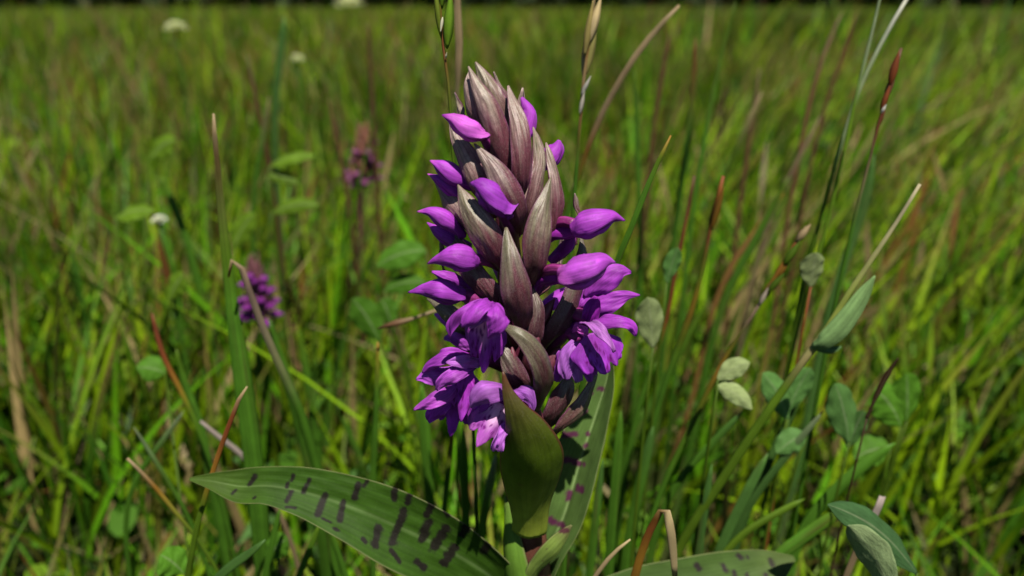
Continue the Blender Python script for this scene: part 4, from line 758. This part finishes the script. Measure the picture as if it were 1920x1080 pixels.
for lb, r_ in (
    ('green blade with red tip below the dry tan leaning blade', K(1304, 70, 1280, 330, 15.3, 12, REDB, GREEN, 4)), ('very long thin lime blade reaching the trees', K(1380, 0, 1310, 330, 13.6, 9, LIME * .8, GREEN * 1.2, -4)), ('tan-tipped blade beside the very long lime blade', K(1430, 170, 1365, 320, 17, 11, TAN, LIME * .6)),
    ('bluish blade under the brown seed head', K(1640, 290, 1590, 480, 11.9, 18, BLUEG * 1.4, BLUEG * 1.4, 5)), ('lime blade leaning above the orange and rust stalk', K(1480, 330, 1380, 520, 13.6, 14, LIME * .8, GREEN)), ('plain green blade behind the flower buds', K(1190, 130, 1200, 400, 18.7, 11, GREEN, GREEN * 1.2)),
    ('bluish blade leaning below the dull rounded leaves', K(1520, 700, 1410, 940, 5, 16, BLUEG * 1.3, BLUEG)), ('wide pale bluish blade low beside the stout stalk', K(1440, 850, 1370, 990, 3.5, 20, BLUEG * 1.9, BLUEG * 1.3)), ('pale grey-green blade in front of the grey-green oval leaves', K(1545, 770, 1440, 900, 4, 14, PALEG * .6, BLUEG)),
    ('broad bright blade below the lush broad leaves', K(1680, 830, 1560, 930, 4.5, 24, GREEN * 1.6, GREEN * 1.2, -4)), ('short bluish blade crossing the foot of the stout stalk', K(1335, 870, 1315, 1010, 3, 14, BLUEG * 1.6, BLUEG)), ('bluish blade under the whitish leaf pair', K(1395, 770, 1300, 870, 5, 14, BLUEG * 1.3, GREEN)),
    ('short lime blade lying above the low spotted leaf', K(1510, 935, 1420, 985, 3, 14, LIME * 1.1, LIME * .9)), ('wide lime blade lying beside the dark folded leaf', K(1590, 950, 1480, 1030, 3, 26, LIME, GREEN * 1.3)), ('green blade right behind the upright spotted leaf', K(1165, 770, 1150, 960, 4, 18, GREEN * 1.4, GREEN)),
    ('bluish green blade near the folded straw leaf', K(1225, 800, 1190, 960, 5, 20, BLUEG * 1.4, GREEN)), ('narrow bluish blade at the foot of the upright spotted leaf', K(1130, 860, 1110, 1040, 4, 16, BLUEG * 1.4, GREEN)), ('long lime-tipped blade below the round pale leaf', K(1330, 560, 1190, 820, 11.9, 15, LIME * .8, GREEN)),
    ('bluish upright blade below the wide white flower head', K(533, 30, 520, 140, 23.8, 14, BLUEG * 1.5, BLUEG * 1.2)), ('tan-tipped blade above the lime horizontal leaf', K(505, 180, 480, 330, 22.1, 11, TAN * .6, GREEN)), ('short lime blade right of the small purple orchid', K(560, 620, 580, 740, 15.3, 16, LIME, GREEN)),
    ('broad lime blade beside the pair of lime leaves', K(300, 330, 330, 400, 24, 16, LIME, GREEN * 1.2)), ('broad blade below the left-pointing purple flower', K(790, 720, 800, 860, 6, 20, GREEN * 1.5, GREEN * 1.2)), ('ochre-tipped blade below the pale spotted flower lip', K(850, 790, 835, 930, 4, 11, OCHRE * .7, GREEN)),
    ('bright blade below the pale spotted flower lip', K(868, 800, 872, 940, 4, 16, GREEN * 1.7, GREEN)), ('pale blade beside the green sheath of the orchid', K(930, 850, 905, 980, 3.5, 16, PALEG * .8, GREEN * 1.2)), ('lime blade under the middle of the spotted leaf', K(600, 940, 640, 1060, 3, 12, LIME, GREEN)),
    ('thin pale blade crossing the yellowing blade', K(250, 800, 330, 930, 5, 9, PALEG * .6, GREEN)), ('pale olive blade leaning over the yellowing blade', K(345, 770, 265, 880, 6, 10, PALEG * .6, GREEN)), ('lime blade below the spotted leaf near the bluish blade', K(600, 980, 560, 1080, 2, 12, LIME, GREEN)),
    ('green blade behind the broad part of the spotted leaf', K(720, 900, 780, 1000, 5, 12, GREEN * 1.2, GREEN)), ('narrow green blade under the tip half of the spotted leaf', K(525, 950, 500, 1060, 3, 12, GREEN * 1.3, GREEN)), ('dark green blade beside the slender orange-tipped blade', K(640, 780, 690, 900, 13.6, 14, GREEN, GREEN * .8))):
    blade(lb, r_, 'green blades in the sward')

# herbs: stem plus leaves
def herb(label, cat, leaves, group=None, name='herb_plant', stemcol=LIME * .7, col=LIME, stem_w=5, mat=None):
    """leaves: (tip px,py) (base px,py) depth width colour [facing]"""
    b0 = P(*leaves[0][1], leaves[0][2]); f = np.array([b0[0] - .2, b0[1] + .4, -1.0]); root = tag(empty(name, f), label, cat, group)
    for lf in leaves:
        tp, bp, Y, wd, lc = lf[:5]; fc = lf[5] if len(lf) > 5 else (0, -1, .7); a, b = P(*tp, Y), P(*bp, Y + .1); sd = nseed()
        cc = [(*a, .03), *[(*(a * (1 - k) + b * k + A(0, 0, .10) * math.sin(k * 3.1) * np.linalg.norm(a - b)), wd * W(b) * q) for k, q in ((.12, .5), (.35, .92), (.6, 1), (.85, .62))], (*b, .08)]
        def cf(u, t):
            x = np.tile(lc, (len(u), 1)) * (1 + .15 * hnoise(sd, u * 4, t * 5))[:, None]
            vein = np.exp(-((np.abs(u) * .55 + t - np.round((np.abs(u) * .55 + t) * 6) / 6) / .016) ** 2); x = mix(x, x * .7, vein * .6)
            x = mix(x, x * .5 + A(.3, .33, .2) * .5, np.exp(-(u / .045) ** 2) * .7); return mix(x, BROWN * np.ones((len(u), 1)), np.clip(hnoise(sd + 4, u * 3, t * 4) - .9, 0, 1))
        V, F, uv, C = surf(cc, nrm(fc), 40, 20, .35, .1, .04 * wd * W(b), 3, .018, sd, cf, edge=.04); mesh_obj('leaf', V, F, M_HERB, root, f, C, uv)
        stx = [(*b, stem_w * W(b) * .8), (*(b * .6 + np.array([f[0], f[1], b[2] * .6]) * .4 + A(0, 0, -.3)), stem_w * W(b)), (*f, stem_w * W(b) * 1.2)]
        V, F, uv, C, tr = tube(stx, 7, 12, 1, (0, -1, .2), 0, 0, lambda u, t: np.tile(stemcol, (len(u), 1))); mesh_obj('stem', V, F, M_GRASS, root, f, C, uv, tris=tr)
    return root
PG = A(.25, .31, .13); TEAL = A(.065, .145, .035)
herb('round pale green leaf standing close beside the purple flowers', 'leaf plant', [((1214, 558), (1224, 652), 3.6, 52, PG * .85, (.1, -1, .3))], stem_w=6)
herb('pair of whitish rounded leaves beside the slanting stout stalk', 'leaf plant', [((1406, 680), (1346, 712), 3.2, 38, PG * 1.1, (-.2, -1, .6)), ((1410, 768), (1346, 724), 3.1, 36, PG * 1.15, (-.3, -1, .5))])
herb('small round pale leaf on a reddish stalk above the slanting stout stalk', 'leaf plant', [((1530, 474), (1520, 538), 4.6, 46, PG * .75, (.1, -1, .3))], stemcol=RUST)
herb('dull green rounded leaves under the slanting stout stalk', 'leaf plant', [((1430, 700), (1478, 786), 4.2, 48, TEAL * 1.5), ((1520, 690), (1478, 770), 4.4, 46, TEAL * 1.6), ((1455, 850), (1512, 815), 4, 46, TEAL * 1.3)])
herb('grey-green oval leaves right of the slanting stout stalk', 'leaf plant', [((1565, 720), (1592, 830), 3.8, 58, TEAL * 1.2), ((1620, 770), (1590, 840), 4, 44, TEAL)])
herb('small teal leaf beside the reddish thin stalk', 'leaf plant', [((1272, 465), (1250, 530), 5, 30, TEAL * 1.5)])
herb('lush green broad leaves at the right edge of the sward', 'leaf plant', [((1640, 730), (1690, 800), 6, 70, GREEN * 1.3), ((1600, 860), (1670, 840), 6, 60, GREEN * 1.2), ((1700, 700), (1700, 790), 6.2, 60, GREEN * 1.4)])
herb('large dark green folded leaf with pale underside low on the right', 'leaf plant', [((1552, 946), (1720, 1075), -.2, 62, A(.045, .105, .035), (.5, -1, .9)), ((1590, 985), (1672, 1120), -.5, 62, A(.24, .32, .15), (-.6, -1, .15))], stem_w=8)
herb('serrated bright green leaves left of the orchid', 'leaf plant', [((705, 500), (800, 470), 12, 54, GREEN * 1.2), ((660, 560), (712, 640), 11, 54, GREEN), ((800, 530), (720, 545), 12, 36, GREEN), ((735, 610), (715, 560), 11.5, 44, GREEN)])
herb('lime green horizontal leaf beyond the small purple orchid', 'leaf plant', [((592, 292), (505, 312), 20, 34, LIME * 1.1, (0, -.6, 1)), ((560, 345), (500, 330), 20, 26, LIME * .8)])
herb('lime green slanting leaf above the small purple orchid', 'leaf plant', [((478, 400), (435, 470), 18, 42, LIME * 1.1), ((600, 385), (510, 400), 18, 30, LIME * .9)])
herb('pair of lime leaves at the left edge behind the tall blade', 'leaf plant', [((290, 395), (215, 410), 17, 44, LIME * 1.1, (0, -.6, 1)), ((330, 260), (280, 300), 22, 44, LIME), ((345, 515), (318, 560), 14, 44, LIME * 1.1)])
herb('bright green clover leaves below the small purple orchid', 'leaf plant', [((300, 1040), (345, 1075), 1.8, 60, GREEN * 1.5, (0, -.6, 1)), ((540, 1010), (500, 1050), 3.5, 46, GREEN * 1.2), ((255, 690), (310, 700), 8, 50, GREEN * 1.3)])
herb('dark withered twig with a small leaf at the right edge', 'twig', [((1684, 672), (1625, 785), 2.4, 10, BROWN * .4)], stemcol=BROWN * .5, stem_w=4)
blade('pale dead stalk standing beside the dark folded leaf', [(1656, 932, 1.5, 12, A(.32, .26, .24)), (1645, 960, 1.5, 14, A(.34, .28, .26)), (1630, 988, 1.5, 14, A(.30, .24, .2)), (1610, 1030, 1.5, 13, TAN * .6)], ridge=.05)
culm('brown dry seed head reaching left from behind the flowers', [(708, 616, 4.6, 3, BROWN), (722, 611, 4.6, 12, BROWN), (742, 606, 4.6, 14, BROWN * 1.2), (762, 601, 4.7, 7, TAN * .7), (800, 589, 4.8, 7, TAN * .8), (836, 577, 5, 7, TAN * .7), (876, 584, 5.2, 7, TAN * .6), (915, 625, 5.4, 7, TAN * .5), (940, 720, 5.6, 8, GREEN * .7)])

# white flower heads far out in the meadow
def umbel(label, px, py, Y, size, lean=0.):
    p = P(px, py, Y); f = np.array([p[0] + lean, p[1], -1.0]); root = tag(empty('white_umbel', f), label, 'flower', 'white flower heads in the meadow')
    k = W(p); R_ = size * k / 2
    V, F, uv, C, tr = tube([(*p, .25), (*((p + f) / 2), .3), (*f, .4)], 8, 10, 1, (0, -1, .1), 0, 0, lambda u, t: np.tile(GREEN, (len(u), 1)))
    mesh_obj('stem', V, F, M_GRASS, root, f, C, uv, tris=tr)
    r2 = np.random.RandomState(int(px)); n = 46; a = r2.uniform(0, 6.28, n); r_ = R_ * np.sqrt(r2.rand(n)); cs = p + np.stack([r_ * np.cos(a), r_ * np.sin(a), .75 * R_ * (1 - (r_ / R_) ** 2) + r2.uniform(-.12, .12, n) * R_], -1)
    Vs, Fs = [], []
    for i_, c_ in enumerate(cs):
        for q in range(5):
            t_ = q * 1.257 + i_; d_ = np.array([math.cos(t_), math.sin(t_), .3]); e_ = np.array([-math.sin(t_), math.cos(t_), 0]); s_ = R_ * .34
            Fs.append(np.arange(4) + len(Vs) * 4); Vs.append(np.array([c_, c_ + d_ * s_ * .6 - e_ * s_ * .4, c_ + d_ * s_, c_ + d_ * s_ * .6 + e_ * s_ * .4]))
    V = np.concatenate(Vs); mesh_obj('flower_head', V, np.array(Fs), M_GRASS, root, f, np.tile(A(.82, .80, .80), (len(V), 1)), V[:, :2] * 0)
umbel('wide white flower head above the tall tan-tipped blade', 330, 56, 70, 38)
umbel('white flower head against the dark trees', 656, 12, 140, 46)
umbel('small white flower head low in the grass at the left', 300, 415, 20, 26, .5)
umbel('faint pale flower head in the middle of the meadow', 558, 112, 60, 22)

# small orchids behind
def small_orchid(label, top, bot, foot_px, Y, n, seed, dry=0.):
    r2 = np.random.RandomState(seed); T_, B_ = P(*top, Y), P(*bot, Y); f2 = P(*foot_px, Y); f = np.array([f2[0] + (f2[0] - B_[0]) * .6, f2[1], -1.0]); L_ = np.linalg.norm(T_ - B_); k = L_ / 2.1
    root = tag(empty('marsh_orchid', f), label, 'orchid', 'small orchids in the meadow')
    V, F, uv, C, tr = tube([(*T_, .1), (*B_, .2 * k), (*f2, .2 * k), (*f, .26 * k)], 10, 20, 1, (0, -1, .1), 0, 0, lambda u, t: mix(np.tile(WINE, (len(u), 1)), np.tile(A(.07, .10, .02), (len(u), 1)), sstep(.2, .42, t)))
    mesh_obj('stem', V, F, M_STEM, root, f, C, uv, tris=tr)
    for i_ in range(n):
        s_ = i_ / (n - 1); p0 = T_ * s_ + B_ * (1 - s_); a = i_ * 2.4 + seed; rad = (.75 - .45 * s_) * k; o3 = np.array([math.cos(a), math.sin(a), 0]); sd = nseed()
        bc = mix(A(.13, .04, .05), A(.25, .10, .035), dry * r2.uniform(.5, 1))
        c_ = [(*(p0 + o3 * rad * .8 + A(0, 0, .95 * k)), .02), (*(p0 + o3 * rad * .85 + A(0, 0, .5 * k)), .24 * k), (*(p0 + o3 * rad * .5 + A(0, 0, .1 * k)), .28 * k), (*p0, .1 * k)]
        V, F, uv, C = surf(c_, o3, 8, 4, .8, .1, 0, 1, .02, sd, lambda u, t: mix(np.tile(bc, (len(u), 1)), np.tile(A(.13, .03, .05), (len(u), 1)), sstep(.2, .8, t)))
        mesh_obj('bract', V, F, M_BRACT, root, f, C, uv)
        if r2.rand() < .95 - dry * .3 - .25 * s_:
            o4 = o3 + A(0, 0, r2.uniform(-.2, .45)); l_ = r2.uniform(.75, 1.25) * k * (1.1 - .4 * s_)
            c_ = [(*(p0 + o4 * l_), .03), (*(p0 + o4 * l_ * .85), .22 * k), (*(p0 + o4 * l_ * .6), .36 * k), (*(p0 + o4 * l_ * .35), .2 * k), (*p0, .12 * k)]
            V, F, uv, C, tr = tube(c_, 10, 12, .85, (0, 0, 1), 3, .15, lambda u, t: petal_col(sd, mix(A(.20, .022, .23), A(.22, .07, .15), dry), MAG)(u * 0 + .2, t), sd)
            mesh_obj('flower_bud', V, F, M_PETAL, root, f, C, uv, tris=tr)
    for a in (.4, 2.6, 4.4):
        d = np.array([math.cos(a), math.sin(a), 0]); b_ = f + A(0, 0, 2.2); c_ = [(*(b_ + d * 4.5 + A(0, 0, 2.2)), .05), (*(b_ + d * 2.6 + A(0, 0, 2.1)), .9), (*(b_ + d * 1.2 + A(0, 0, 1.2)), 1.0), (*b_, .5)]
        V, F, uv, C = surf(c_, (0, 0, 1), 14, 6, -.4, 0, .05, 1, .03, 4, lambda u, t: np.tile(A(.065, .145, .036), (len(u), 1))); mesh_obj('leaf', V, F, M_LEAF, root, f, C, uv)
small_orchid('small purple orchid behind the tall tan-tipped grass blade', (478, 512), (490, 598), (520, 660), 17, 34, 3)
small_orchid('faded purple and rusty orchid further back above the serrated leaves', (684, 262), (678, 345), (676, 420), 28, 34, 8, dry=.9)
